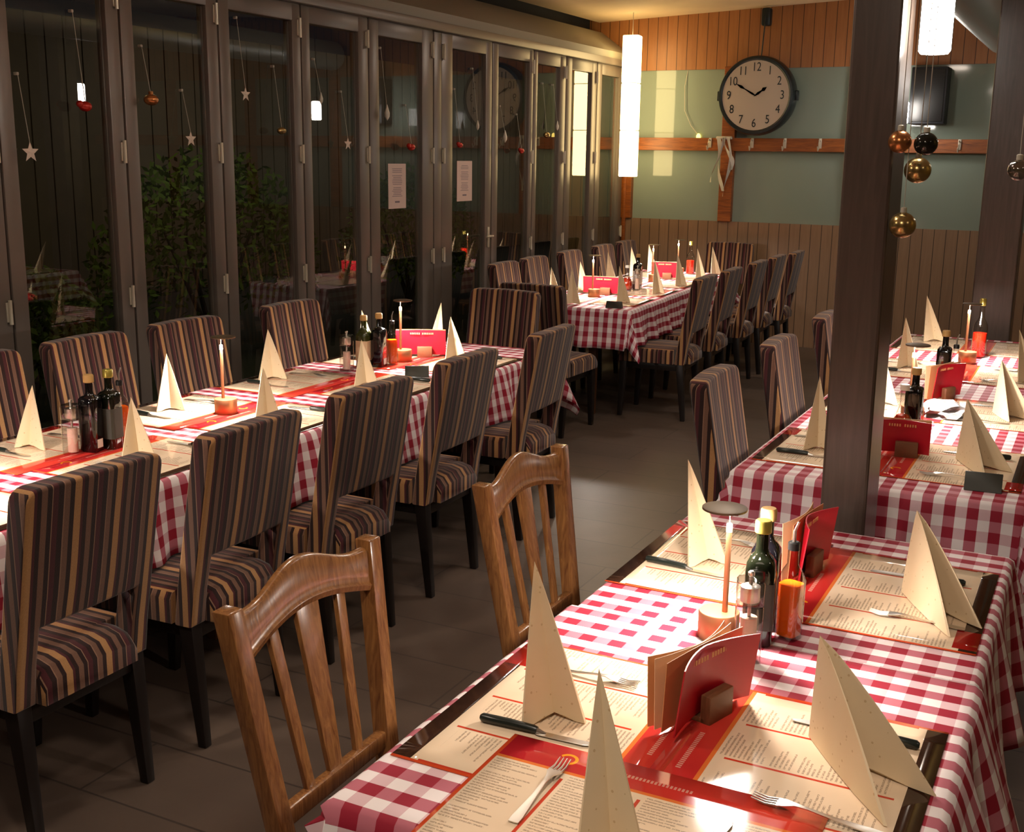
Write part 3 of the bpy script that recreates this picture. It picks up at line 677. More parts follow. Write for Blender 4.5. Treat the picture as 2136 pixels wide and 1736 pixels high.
def bottle_square(bm, h=.27, w=.03, mat=0, sq=False):
    if sq:
        loft(bm, [(0, w * .9, w * .9, 6), (.004, w, w, 8), (h * .64, w, w, 8), (h * .69, w * .97, w * .97, 6), (h * .72, w * .82, w * .82, 4), (h * .735, w * .5, w * .5, 2.3), (h * .77, w * .43, w * .43, 2), (h * .93, w * .42, w * .42, 2)], 32, mat=mat); return
    loft(bm, [(0, w * .9, w * .9, 6), (.004, w, w, 7), (h * .60, w, w, 7), (h * .66, w * .96, w * .96, 4.5), (h * .71, w * .75, w * .75, 2.6), (h * .74, w * .5, w * .5, 2.1), (h * .78, w * .42, w * .42, 2), (h * .93, w * .42, w * .42, 2)], 28, mat=mat)
def bottle(x, y, kind, label, h=.27, rz=0.0, z=TZ, group=None):
    cat = {'dark': 'oil bottle', 'balsamic': 'vinegar bottle', 'green': 'oil bottle', 'chili': 'chilli oil bottle', 'flask': 'chilli oil bottle', 'roundoil': 'oil bottle'}[kind]
    t = thing(cat.replace(' ', '_'), label, cat, (x, y, z + .0008), rz, group)
    if kind in ('dark', 'balsamic', 'green'):
        bm = bmesh.new(); bottle_square(bm, h, .031, sq=(y > 2.6 and kind != 'green')); gb = finish('glass_body', bm, {'dark': 'olive', 'balsamic': 'balsamic', 'green': 'greenbottle'}[kind], t, smooth=60)
        bm = bmesh.new(); lathe(bm, [(.0165, h * .90), (.0175, h * .905), (.0175, h * .985), (.015, h)], 20); finish('cap', bm, {'dark': 'goldcap', 'balsamic': 'cork', 'green': 'cork'}[kind], t)
        bm = bmesh.new(); q = .0316
        P = [(-.024, h * .12), (.024, h * .12), (.024, h * .52), (-.024, h * .52)]
        if kind == 'balsamic' and 'white' not in label: P = [(-.014, h * .06), (.014, h * .06), (.014, h * .17), (-.014, h * .17)]
        if P[0][0] == -.014: prism(bm, P, 'x', q, q + .0006)
        else: loft(bm, [(h * .14, q + .0004, q + .0004, 8), (h * .52, q + .0004, q + .0004, 8)], 32)
        finish('paper_label', bm, 'label' if kind == 'green' else 'sign' if kind == 'dark' else 'whitelabel', gb, smooth=0)
    elif kind == 'chili':   # clear square flask with orange oil and a steel pourer
        bm = bmesh.new(); loft(bm, [(0, .024, .024, 5), (h * .5, .025, .025, 5), (h * .58, .02, .02, 2.5), (h * .64, .012, .012, 2), (h * .78, .0115, .0115, 2)], 24); finish('glass_body', bm, 'clear', t, smooth=60)
        bm = bmesh.new(); loft(bm, [(.008, .021, .021, 5), (h * .47, .022, .022, 5)], 24); finish('chilli_oil', bm, 'oilorange', t, smooth=60)
        bm = bmesh.new(); lathe(bm, [(.0125, h * .76), (.0125, h * .82), (.009, h * .83)], 16); sp = finish('stopper', bm, 'blackmat', t)
        bm = bmesh.new(); tube(bm, [(0, 0, h * .82), (0, 0, h * .92), (.008, 0, h * 1.0)], [.004, .0035, .0025], 8); finish('pourer', bm, 'steel', sp)
    elif kind == 'flask':
        bm = bmesh.new(); lathe(bm, [(.028, 0), (.042, .01), (.045, .04), (.040, .07), (.024, .10), (.014, .13), (.013, h * .8)], 26); finish('glass_body', bm, 'clear', t, smooth=60)
        bm = bmesh.new(); lathe(bm, [(.025, .004), (.039, .013), (.042, .04), (.037, .068), (.022, .095)], 26); finish('chilli_oil', bm, 'oildark', t, smooth=60)
        bm = bmesh.new(); lathe(bm, [(.016, h * .78), (.017, h * .785), (.017, h * .86), (.014, h * .87)], 18); finish('cap', bm, 'whitecap', t)
    else:  # roundoil: tall round bottle with red oil
        bm = bmesh.new(); lathe(bm, [(.034, 0), (.037, .006), (.037, h * .5), (.032, h * .58), (.015, h * .68), (.013, h * .9)], 26); finish('glass_body', bm, 'clear', t, smooth=60)
        bm = bmesh.new(); lathe(bm, [(.031, .006), (.034, .012), (.034, h * .42)], 26); finish('red_oil', bm, 'oilred', t, smooth=60)
        bm = bmesh.new(); lathe(bm, [(.015, h * .88), (.0165, h * .885), (.0165, h * .98), (.013, h)], 18); finish('cap', bm, 'goldcap', t)
    return t
def mill(x, y, label, rz=.3):
    t = thing('salt_mill', label, 'salt mill', (x, y, TZ + .0008), rz, 'clear acrylic salt mills')
    bm = bmesh.new(); loft(bm, [(0, .0255, .0255, 7), (.003, .027, .027, 7), (.118, .027, .027, 7), (.120, .0262, .0262, 7)], 28); finish('lower_body', bm, 'clear', t, smooth=50)
    bm = bmesh.new(); loft(bm, [(.122, .0262, .0262, 7), (.124, .027, .027, 7), (.168, .027, .027, 7), (.172, .025, .025, 6)], 28); tt = finish('turning_top', bm, 'clear', t, smooth=50)
    bm = bmesh.new(); loft(bm, [(.010, .017, .017, 2), (.092, .017, .017, 2)], 20); finish('salt_fill', bm, 'salt', t)
    bm = bmesh.new(); lathe(bm, [(.019, .126), (.020, .130), (.020, .158), (.012, .162)], 18); lathe(bm, [(.004, .094), (.004, .126)], 10); finish('grinder', bm, 'steel', tt)
    bm = bmesh.new(); lathe(bm, [(.004, .160), (.004, .178), (.007, .181), (.007, .187), (.004, .190)], 14); finish('knob', bm, 'steel', tt)
def table_lamp(x, y, label, rz=0.0, h=.305, power=1.0):
    t = thing('table_lamp', label, 'table lamp', (x, y, TZ + .0008), rz, 'small copper table lamps')
    bm = bmesh.new(); lathe(bm, [(.042, 0), (.0435, .002), (.0435, .058), (.042, .060)], 36); finish('base', bm, 'copper', t, smooth=40)
    bm = bmesh.new(); tube(bm, [(-.012, 0, .06), (-.012, 0, h - .052)], .0062, 12); rd = finish('rod', bm, 'copper', t)
    bm = bmesh.new(); tube(bm, [(-.012, 0, h - .052), (-.012, 0, h - .036), (-.012, 0, h - .034)], [.0064, .0064, .004], 12); finish('light_tip', bm, 'ledtip', rd)
    bm = bmesh.new(); lathe(bm, [(.044, h - .006), (.047, h - .005), (.047, h - .001), (.044, h)], 36); tube(bm, [(-.012, 0, h - .034), (-.012, 0, h - .006)], .0012, 6); finish('disc_shade', bm, 'discmetal', t, smooth=40)
    l = area('table_lamp_light', (x, y, TZ + h - .008), .075, P_LED * power, C_LED)
def holder(x, y, rz, label, cards=3, L=.24, H=.135, bend=.02, tilt=0.0):
    """menus standing in a slotted wooden block; local x is along the cards"""
    t = thing('menu_holder', label, 'menu holder', (x, y, TZ + .0008), rz, 'red menus standing in wooden blocks')
    bm = bmesh.new(); box(bm, (.02, -.024, .028), (.075, .022, .056), .003); box(bm, (.02, .024, .028), (.075, .022, .056), .003); box(bm, (.02, 0, .006), (.075, .05, .012), .002); finish('wooden_block', bm, 'block', t)
    def sheet(name, mat, off, hh, bow, thick=.0018, z0=.014, fan=0.0):
        bm = bmesh.new(); n = 12; A, Bq = [], []
        for i in range(n + 1):
            s = -1 + 2 * i / n; xx = s * L / 2; k = abs(s) ** 1.6
            yb = off * (.25 + .75 * k) + bow * k; yt = yb + fan * (.4 + k) * (1 if off >= 0 else -1)
            A.append((bm.verts.new((xx, yb - thick / 2, z0)), bm.verts.new((xx, yb + thick / 2, z0)), bm.verts.new((xx, yt + thick / 2, z0 + hh)), bm.verts.new((xx, yt - thick / 2, z0 + hh))))
        for a, b in zip(A, A[1:]):
            for k in range(4): bm.faces.new((a[k], a[(k + 1) % 4], b[(k + 1) % 4], b[k]))
        bm.faces.new(A[0][::-1]); bm.faces.new(A[-1]); return finish(name, bm, mat, t, smooth=40)
    rm = sheet('red_menu', 'menured', -.009, H, -bend, .003, fan=.012)
    for k in range(cards): sheet('menu_card', 'card' if k % 2 == 0 else 'cardpale', -.002 + .005 * k, H + .002, bend * k * .5, .0012, fan=.004)
    # pale letters along the top edge of the red menu
    bm = bmesh.new()
    for k in range(14):
        if k == 6: continue
        xx = -.05 + k * .0085; box(bm, (xx, -.0165 - bend * .02, H - .004), (.0045, .0012, .009))
    finish('lettering', bm, 'card', rm, smooth=0)
def tent(x, y, rz, label, w=.10, h=.045):
    t = bmesh.new(); prism(t, [(-.028, 0), (.028, 0), (.003, h), (-.003, h)], 'x', -w / 2, w / 2, .001, 1)
    o = finish('table_sign', t, 'sign'); o.location = (x, y, TZ + .0012); o.rotation_euler = (0, 0, rz); tag(o, label, 'table sign', 'small dark tent signs'); return o

# ---- foreground table
napkin((-.865, 1.80), (-.835, 1.715), (-.745, 1.785), .285, 'cream napkin on the left of the nearest table, behind the foremost napkin', lean=(.0, 0))
napkin((-.885, 2.75), (-.842, 2.66), (-.765, 2.733), .255, 'cream napkin by the left edge of the second checked cloth, beside the bottles', lean=(-.01, .0))
napkin((-.375, 1.93), (-.205, 1.70), (-.15, 1.825), .20, 'broad cream napkin at the right edge of the nearest table', curl=.3, lean=(-.015, 0), sym=False)
napkin((-.345, 2.75), (-.21, 2.52), (-.155, 2.60), .21, 'broad cream napkin at the right edge of the second checked cloth', curl=.3, sym=False)
napkin((-.60, 1.475), (-.575, 1.36), (-.49, 1.42), .27, 'tall cream napkin cut by the bottom of the picture, on the nearest table', lean=(.0, .0))
mat_sheet(-.778, 1.80, -PI / 2, 'printed menu placemat at the left of the nearest table, under the napkin and knife')
mat_sheet(-.778, 2.75, -PI / 2, 'printed menu placemat at the left of the second checked cloth')
mat_sheet(-.372, 1.79, PI / 2, 'printed menu placemat at the right of the nearest table')
mat_sheet(-.365, 2.72, PI / 2, 'printed menu placemat at the right of the second checked cloth')
mat_sheet(-.563, 1.475, .0, 'printed menu placemat across the near end of the nearest table', z=TZ + .0036)
lay(0, -.715, 1.55, PI / 2 + .02, 'silver fork pointing away from the viewer, left of the foremost napkin', TZ + .0050)
lay(1, -.43, 1.50, PI / 2 - .1, 'knife right of the foremost napkin, blade away from the viewer', TZ + .0050)
lay(0, -.80, 1.965, 0.05, 'fork behind the left napkin of the nearest table')
lay(1, -.80, 1.71, 0.05, 'dark handled knife in front of the left napkin of the nearest table')
lay(0, -.32, 1.675, PI - .05, 'fork beside the right napkin of the nearest table, near the glare')
lay(1, -.31, 1.975, PI - .02, 'dark handled knife behind the right napkin of the nearest table')
lay(1, -.84, 2.645, -.1, 'dark handled knife in front of the napkin beside the bottles')
lay(0, -.80, 2.90, -.05, 'fork behind the napkin beside the bottles, on the second cloth')
lay(0, -.30, 2.575, PI, 'fork in front of the broad napkin on the second cloth')
lay(1, -.33, 2.86, PI, 'knife behind the broad napkin on the second cloth')
bottle(-.572, 2.30, 'dark', 'dark olive oil bottle with a green and gold cap, foremost on the nearest tables', .27, .2)
bottle(-.585, 2.39, 'balsamic', 'dark vinegar bottle right behind the foremost olive oil bottle', .27, .1)
bottle(-.519, 2.356, 'chili', 'orange chilli oil flask with a steel pourer beside the foremost dark bottles', .26, -.3)
mill(-.567, 2.205, 'clear salt mill in front of the foremost dark bottles', .35)
table_lamp(-.652, 2.285, 'copper table lamp with a large round disc, on the nearest tables', rz=PI, h=.29, power=1.25)
holder(-.572, 1.91, PI / 2 - .30, 'red menu with fanned cards in a wooden block in the middle of the nearest table', 3, .235, .13, .02)
holder(-.585, 2.76, PI / 2 - .1, 'red menu standing in shade at the far end of the second checked cloth', 2, .22, .14, .02)

# ---- long left table
AN = [((-3.20, 2.73), (-3.255, 2.68), (-3.135, 2.70), .215, 'napkin on the left table left of the first salt mill'),
      ((-3.28, 3.45), (-3.245, 3.345), (-3.17, 3.42), .215, 'napkin on the left table between the first bottles and the first copper lamp'),
      ((-3.36, 4.18), (-3.32, 4.06), (-3.235, 4.15), .215, 'napkin on the left table by the glass doors, beyond the first copper lamp'),
      ((-3.36, 4.93), (-3.30, 4.82), (-3.235, 4.90), .22, 'napkin half hidden behind the bottles at the far part of the left table'),
      ((-2.87, 2.84), (-2.84, 2.76), (-2.765, 2.83), .19, 'napkin on the left table above the back of the nearest striped chair'),
      ((-2.86, 3.52), (-2.82, 3.42), (-2.755, 3.49), .19, 'napkin on the left table above the back of the second striped chair'),
      ((-2.92, 4.28), (-2.88, 4.17), (-2.81, 4.25), .19, 'napkin on the left table in front of the far bottles, aisle side'),
      ((-2.93, 5.09), (-2.90, 5.0), (-2.83, 5.08), .20, 'shorter napkin at the far right corner of the left table'),
      ((-3.05, 5.22), (-3.09, 5.13), (-3.0, 5.15), .25, 'taller napkin at the far head of the left table, beside the red menu')]
for a in AN: napkin(*a[:4], a[4])
for i, y in enumerate((2.02, 2.72, 3.42, 4.12, 4.86)):
    mat_sheet(-3.185, y, -PI / 2, 'printed placemat on the left table by the glass doors, %s from the viewer' % ORD[i])
for i, y in enumerate((2.05, 2.80, 3.50, 4.25, 4.95)):
    mat_sheet(-2.775, y - .02, PI / 2, 'printed placemat on the aisle side of the left table, %s from the viewer' % ORD[i])
for i, (y, yf) in enumerate(((2.62, 2.88), (3.28, 3.58), (4.0, 4.28), (4.74, 5.0))):
    lay(1, -3.22, y, 0, 'knife beside a napkin on the door side of the left table, %s from the viewer' % ORD[i])
    lay(0, -3.20, yf, 0, 'fork beside a napkin on the door side of the left table, %s from the viewer' % ORD[i])
for i, (yf, y) in enumerate(((2.66, 3.0), (3.36, 3.68), (4.10, 4.42), (4.82, 5.12))):
    lay(1, -2.76, y, PI, 'knife beside a napkin on the aisle side of the left table, %s from the viewer' % ORD[i])
    lay(0, -2.76, yf, PI, 'fork beside a napkin on the aisle side of the left table, %s from the viewer' % ORD[i])
mill(-3.022, 2.722, 'clear salt mill in front of the first bottles on the left table', .2)
bottle(-3.0, 2.785, 'balsamic', 'vinegar bottle with a pale cap, left one of the first pair on the left table', .265, .15)
bottle(-2.978, 2.85, 'dark', 'olive oil bottle with a gold cap, right of the first pair, left table', .275, .15)
bottle(-3.03, 2.95, 'chili', 'bright orange chilli flask behind the first pair of bottles on the left table', .26, 1.2)
table_lamp(-3.005, 3.47, 'copper table lamp in the middle of the left table', power=1.35)
table_lamp(-3.0, 2.10, 'copper table lamp at the viewer end of the left table', power=1.5)
mill(-3.13, 4.47, 'salt mill in front of the far bottles on the left table', .1)
bottle(-3.12, 4.60, 'green', 'green oil bottle with a beige label on the left table', .25, .1)
bottle(-3.06, 4.64, 'balsamic', 'dark bottle right of the beige labelled bottle on the left table', .26, .1)
bottle(-3.045, 4.73, 'chili', 'chilli flask beside the far copper lamp on the left table', .26, 1.0)
table_lamp(-3.045, 4.83, 'copper table lamp in front of the red menu on the left table', rz=.5, power=1.3)
holder(-3.04, 4.99, .52, 'red menu standing open at the far end of the left table', 1, .25, .125, .004)
tent(-2.775, 4.52, .55, 'dark tent sign on the aisle side of the left table', .11, .05)

# ---- back table (frame B)
def nb(px, py, h, label, r=-.75):
    x, y = B(px, py); a = Vector((math.cos(r), math.sin(r))); p = Vector((-a.y, a.x))
    o = Vector((x, y)); napkin(o - a * .05, o + a * .05 - p * .05, o + a * .05 + p * .05, h, label)
for i, (px, py, h) in enumerate([(.10, .38, .22), (.12, .93, .22), (.13, 1.55, .25), (.12, 2.2, .25), (.12, 2.72, .24)]):
    nb(px, py, h, 'cream napkin on the door side of the back table, %s from the viewer' % ORD[i])
for i, (px, py, h) in enumerate([(.60, .42, .25), (.66, 1.08, .25), (.66, 1.72, .25), (.66, 2.35, .25), (.69, 2.76, .24)]):
    nb(px, py, h, 'cream napkin on the aisle side of the back table, %s from the viewer' % ORD[i])
nb(.33, .16, .24, 'yellowish napkin at the near head of the back table', -1.0)
for i, py in enumerate((.45, 1.1, 1.75, 2.4)):
    x, y = B(.20, py); mat_sheet(x, y, -PI / 2 + RB, 'placemat on the door side of the back table, %s from the viewer' % ORD[i], .5, .34)
    x, y = B(.60, py); mat_sheet(x, y, PI / 2 + RB, 'placemat on the aisle side of the back table, %s from the viewer' % ORD[i], .5, .34)
for (px, py, lb) in ((.33, .62, 'nearest the viewer'), (.40, 1.9, 'in its middle'), (.42, 2.6, 'furthest from the viewer')):
    x, y = B(px, py); table_lamp(x, y, 'copper table lamp on the back table, ' + lb, power=1.1)
x, y = B(.34, .80); holder(x, y, .15, 'red menu just behind the first lamp of the back table', 1, .30, .12, .003)
x, y = B(.42, 2.15); holder(x, y, .3, 'red menu with pale cards in the middle of the back table', 3, .22, .13, .01)
x, y = B(.40, 1.18); bottle(x, y, 'flask', 'round chilli flask on the back table behind the red menu', .22)
x, y = B(.44, 1.32); bottle(x, y, 'balsamic', 'dark bottle with a white label on the back table', .27)
x, y = B(.47, 1.22); mill(x, y, 'salt mill on the back table beside the white labelled bottle')
x, y = B(.50, 2.68); bottle(x, y, 'roundoil', 'tall red oil bottle with a gold cap at the far end of the back table', .29)
x, y = B(.66, .10); tent(x, y, RB, 'dark tent sign at the near edge of the back table', .11, .045)

# ---- right-hand rear table
DN = [((-.86, 4.12), (-.875, 4.02), (-.79, 4.06), .25, 'cream napkin left of the dark post on the right-hand rear table'),
      ((-.385, 4.16), (-.27, 3.94), (-.20, 4.06), .215, 'broad napkin behind the dark green tent sign on the right-hand rear table'),
      ((-.86, 6.03), (-.86, 5.92), (-.77, 5.98), .24, 'napkin behind the lamp disc just right of the dark post'),
      ((-.90, 7.02), (-.87, 6.90), (-.77, 6.97), .25, 'napkin at the far left corner of the right-hand rear table'),
      ((-.335, 5.92), (-.30, 5.80), (-.22, 5.88), .235, 'napkin touching the right edge of the picture, furthest back'),
      ((-.345, 5.05), (-.27, 4.88), (-.18, 4.95), .22, 'napkin at the right edge of the picture, behind the plastic wrap'),
      ((-.80, 5.03), (-.80, 4.93), (-.71, 4.98), .22, 'napkin half hidden by the dark post on the right-hand rear table')]
for i, a in enumerate(DN): napkin(*a[:4], a[4], sym=i not in (1, 5))
for i, y in enumerate((4.08, 5.0, 5.95, 6.85)):
    mat_sheet(-.79, y, -PI / 2, 'placemat on the left side of the right-hand rear table, %s from the viewer' % ORD[i])
    mat_sheet(-.37, y, PI / 2, 'placemat on the right side of the right-hand rear table, %s from the viewer' % ORD[i])
for i, y in enumerate((4.0, 4.92, 5.88)):
    lay(1, -.84, y - .05, 0, 'knife on the left side of the right-hand rear table, %s from the viewer' % ORD[i])
    lay(0, -.84, y + .22, 0, 'fork on the left side of the right-hand rear table, %s from the viewer' % ORD[i])
    lay(0, -.38, y - .1, PI + .2, 'fork on the right side of the right-hand rear table, %s from the viewer' % ORD[i])
    lay(1, -.33, y + .24, PI, 'knife on the right side of the right-hand rear table, %s from the viewer' % ORD[i])
holder(-.565, 4.12, .12, 'red menu standing in a block just right of the dark post', 2, .19, .115, .012)
bottle(-.60, 4.36, 'flask', 'round chilli flask with a white cap behind the red menu right of the post', .24)
bottle(-.575, 4.44, 'balsamic', 'dark bottle behind the round chilli flask right of the post', .26)
table_lamp(-.615, 4.72, 'copper table lamp with a dark disc just right of the post', power=1.2)
holder(-.57, 5.22, 1.15, 'red menu with two pale cards in the middle of the right-hand rear table', 2, .22, .14, .015)
bottle(-.595, 5.45, 'balsamic', 'dark bottle behind the middle red menu of the right-hand rear table', .27)
bottle(-.545, 5.42, 'chili', 'narrow chilli flask beside the dark bottle in the middle of the right-hand rear table', .26)
table_lamp(-.575, 6.28, 'copper table lamp beside the red oil bottle at the far end', power=1.3)
bottle(-.545, 6.50, 'roundoil', 'red oil bottle with a gold cap beside the furthest lamp on the right', .31)
tent(-.265, 3.80, .08, 'dark green tent sign at the near edge of the right-hand rear table', .11, .055)
random.seed(5)
bm = bmesh.new(); bmesh.ops.create_icosphere(bm, subdivisions=3, radius=.06)
for v in bm.verts:
    k = 1 + random.uniform(-.35, .35); v.co = Vector((v.co.x * 1.5 * k, v.co.y * 1.1 * k, max(-.02, v.co.z * .65 * k) + .021))
o = finish('plastic_wrap', bm, 'plastic', smooth=0); o.location = (-.505, 4.86, TZ + .002); tag(o, 'crumpled shiny clear plastic wrap on the right-hand rear table', 'plastic wrap')
MATS['plastic'].node_tree.nodes['Principled BSDF'].inputs['Transmission Weight'].default_value = .7

# ================================================================ LAMPS OVERHEAD
def lantern(x, y):
    zc = ceil_z(x); t = thing('paper_lantern', 'tall glowing square paper lantern hanging in the back corner by the glass doors', 'lantern', (x, y, zc), .12)
    b, tp = 1.57 - zc, 2.865 - zc; hh = (tp - b) / 3
    for k in range(3):
        z0 = b + k * hh + .003; z1 = b + (k + 1) * hh - .003
        bm = bmesh.new(); loft(bm, [(z0, .073, .073, 9), (z0 + .008, .078, .078, 9), (z1 - .008, .078, .078, 9), (z1, .073, .073, 9)], 32); finish('paper_section', bm, 'lantern', t, smooth=40)
    for k in (1, 2):
        z = b + k * hh; bm = bmesh.new(); loft(bm, [(z - .003, .074, .074, 9), (z + .003, .074, .074, 9)], 32); finish('rib', bm, 'cork', t)
    bm = bmesh.new(); tube(bm, [(0, 0, tp), (0, 0, .0)], .003, 6); finish('cord', bm, 'string', t)
lantern(-4.172, 10.66)
def pendant(x, y, z0, label, r=.048, h=.18, top=None):
    zc = ceil_z(x) if top is None else top
    t = thing('pendant_lamp', label, 'pendant lamp', (x, y, zc), 0, 'small white glass pendant lamps'); q = z0 - zc
    bm = bmesh.new(); lathe(bm, [(r * .86, q), (r, q + .008), (r, q + h - .01), (r * .8, q + h)], 28); finish('glass_shade', bm, 'pendantglass', t, smooth=50)
    bm = bmesh.new(); lathe(bm, [(r * .5, q + h), (r * .5, q + h + .04), (.006, q + h + .05)], 18); finish('lamp_holder', bm, 'blackmat', t)
    bm = bmesh.new(); tube(bm, [(0, 0, q + h + .05), (0, 0, 0)], .003, 6); finish('cord', bm, 'blackmat', t)
pendant(-.464, 3.36, 2.028, 'bright white glass pendant lamp at the upper right, right of the dark post', r=.0405, h=.155)
pendant(-1.72, 9.7, 2.07, 'white glass pendant lamp hidden behind the dark post, mirrored in the glass doors')
pendant(-1.70, 10.75, 2.07, 'white glass pendant lamp in front of the back wall behind the dark post')
pendant(.40, 8.7, 2.21, 'white glass pendant lamp right of the view, mirrored in the leftmost wide pane')
pendant(-1.31, 4.80, 2.49, 'white glass pendant lamp above the aisle whose glare shines on the nearest placemats', r=.11, h=.26)
# ventilation duct
bm = bmesh.new(); R = []; n = 24
for i in range(0, 181):
    y = 2.6 + i * .047; rr = .15 + (.004 if i % 2 else 0)
    R.append([bm.verts.new((-.97 + rr * math.cos(2 * PI * k / n), y, 2.80 + rr * math.sin(2 * PI * k / n))) for k in range(n)])
for a, b in zip(R, R[1:]):
    for k in range(n): bm.faces.new((a[k], a[(k + 1) % n], b[(k + 1) % n], b[k]))
bm.faces.new(R[0][::-1]); bm.faces.new(R[-1])
tag(finish('ventilation_duct', bm, 'silver', smooth=60), 'silver spiral ventilation duct running under the ceiling at the upper right', 'duct')

# ================================================================ THINGS ON THE BACK WALL
def clock(x, y, z):
    t = thing('station_clock', 'large round dark framed clock with a pale face hanging on the back wall', 'clock', (x, y, z))
    R_, d = .355, .16
    def disc(bm, r0, y0, r1, y1, n=48):
        A = [bm.verts.new((r0 * math.cos(2 * PI * k / n), y0, r0 * math.sin(2 * PI * k / n))) for k in range(n)]
        B2 = [bm.verts.new((r1 * math.cos(2 * PI * k / n), y1, r1 * math.sin(2 * PI * k / n))) for k in range(n)]
        for k in range(n): bm.faces.new((A[k], A[(k + 1) % n], B2[(k + 1) % n], B2[k]))
        return A, B2
    bm = bmesh.new(); prof = [(.31, -d), (.325, -d - .012), (.345, -d - .008), (.355, -d + .02), (.36, -.07), (.35, 0)]
    n = 48; rings = [[bm.verts.new((r * math.cos(2 * PI * k / n), yy, r * math.sin(2 * PI * k / n))) for k in range(n)] for r, yy in prof]
    for a, b in zip(rings, rings[1:]):
        for k in range(n): bm.faces.new((a[k], a[(k + 1) % n], b[(k + 1) % n], b[k]))
    bm.faces.new(rings[-1]); bm.faces.new(rings[0][::-1]); finish('case', bm, 'clockrim', t, smooth=50)
    bm = bmesh.new(); bm.faces.new([bm.verts.new((.312 * math.cos(2 * PI * k / n), -d - .003, .312 * math.sin(2 * PI * k / n))) for k in range(n)]); dl = finish('dial', bm, 'clockface', t)
    for s in (-1, 1):
        bm = bmesh.new(); box(bm, (s * .365, -.08, .0), (.03, .06, .09), .008); finish('side_lug', bm, 'clockrim', t)
    for hr in range(1, 13):
        cu = bpy.data.curves.new('numeral', 'FONT'); cu.body = str(hr); cu.size = .088; cu.align_x = 'CENTER'; cu.align_y = 'CENTER'; cu.extrude = .0005
        tmp = bpy.data.objects.new('numeral', cu); COL.objects.link(tmp); dg = bpy.context.evaluated_depsgraph_get()
        me = bpy.data.meshes.new_from_object(tmp.evaluated_get(dg)); bpy.data.objects.remove(tmp)
        me.materials.clear(); me.materials.append(MATS['clockrim']); o = bpy.data.objects.new('numeral', me); COL.objects.link(o); o.parent = dl
        a = PI / 2 - hr * PI / 6; o.location = (.25 * math.cos(a), -d - .005, .25 * math.sin(a)); o.rotation_euler = (PI / 2, 0, 0); o.scale = (1, 1.25, 1)
    for nm, ang, L, w in (('hour_hand', 55, .13, .012), ('minute_hand', 300, .215, .009)):
        a = math.radians(90 - ang); bm = bmesh.new(); dv = Vector((math.cos(a), 0, math.sin(a))); pv = Vector((-dv.z, 0, dv.x)); c = Vector((0, -d - .009, 0))
        P = [c - dv * .02, c + pv * w + dv * .03, c + dv * L * .55 + pv * w * .5, c + dv * L * .72 + pv * w * 1.5, c + dv * L, c + dv * L * .72 - pv * w * 1.5, c + dv * L * .55 - pv * w * .5, c - pv * w + dv * .03]
        f = bm.faces.new([bm.verts.new(p) for p in P]); bmesh.ops.solidify(bm, geom=[f], thickness=.002); finish(nm, bm, 'clockrim', t, smooth=0)
    bm = bmesh.new(); tube(bm, [(.01, -.07, .34), (.03, -.07, .70)], .006, 6); box(bm, (.03, -.03, .70), (.09, .08, .16), .02); finish('hanging_bracket', bm, 'clockrim', t)
clock(-3.045, 11.075, 2.325)
bm = bmesh.new()
t = thing('loudspeaker', 'dark box loudspeaker mounted high on the back wall right of the post', 'loudspeaker', (-1.53, 11.145, 2.07))
box(bm, (0, -.11, .24), (.30, .22, .48), .01); finish('cabinet', bm, 'speaker', t)
bm = bmesh.new(); box(bm, (0, -.224, .24), (.26, .012, .44), .004); finish('front_grille', bm, 'blackmat', t)
# coat hooks on the rail
for i, x in enumerate((-3.50, -3.09, -2.78, -2.455, -1.25)):
    t = bmesh.new(); tube(t, [(x, 11.065, 1.92), (x, 11.02, 1.93), (x, 11.005, 1.90), (x, 11.02, 1.86), (x, 10.98, 1.835), (x, 10.96, 1.87)], .006, 6); box(t, (x, 11.066, 1.90), (.025, .008, .09), .002)
    tag(finish('coat_hook', t, 'hinge'), 'pale coat hook on the wall rail, %s' % ('left of the frame post', 'below the left half of the clock', 'below the right half of the clock', 'between clock and dark post', 'right of the dark post')[i], 'hook', 'coat hooks on the rail')
# twisted pale ribbons hanging over the frame post
bm = bmesh.new(); random.seed(11)
for k, (dx, L, sp) in enumerate(((-.05, .42, -.03), (-.02, .50, .02), (.03, .30, .05), (.05, .55, .0))):
    P = []; n = 14
    for i in range(n + 1):
        s = i / n; w = .016 * (1 + .4 * math.sin(9 * s + k)); cx = -3.36 + dx + sp * s + .03 * math.sin(5 * s + 2 * k); a = 2.2 * s + k
        P.append((bm.verts.new((cx - w * math.cos(a), 11.03 - w * math.sin(a), 1.95 - L * s)), bm.verts.new((cx + w * math.cos(a), 11.03 + w * math.sin(a), 1.95 - L * s))))
    for a, b in zip(P, P[1:]): bm.faces.new((a[0], a[1], b[1], b[0]))
box(bm, (-3.36, 11.055, 1.945), (.16, .03, .03), .01)
tag(finish('ribbon_bow', bm, 'ribbon', smooth=60), 'pale twisted ribbons hanging from the rail at the wooden frame post', 'ribbon')
t = thing('string_bulb', 'small yellow bulb on a looping white cable against the back wall', 'fairy light', (-3.78, 11.145, 2.58))
bm = bmesh.new(); tube(bm, [(0, 0, 0), (-.02, -.02, -.15), (-.01, -.02, -.38), (.06, -.02, -.52), (.13, -.02, -.60)], .003, 6); finish('cable', bm, 'whiteorn', t)
bm = bmesh.new(); sphere(bm, (.14, -.02, -.625), .022, (1, 1, 1.5), 12); finish('bulb', bm, 'bulb', t)
bm = bmesh.new(); tube(bm, [(-2.17, 11.075, 2.35), (-2.175, 11.07, 2.2), (-2.18, 11.06, 1.75), (-2.16, 11.06, 1.6)], .005, 6); box(bm, (-2.17, 11.078, 2.37), (.03, .02, .07), .004)
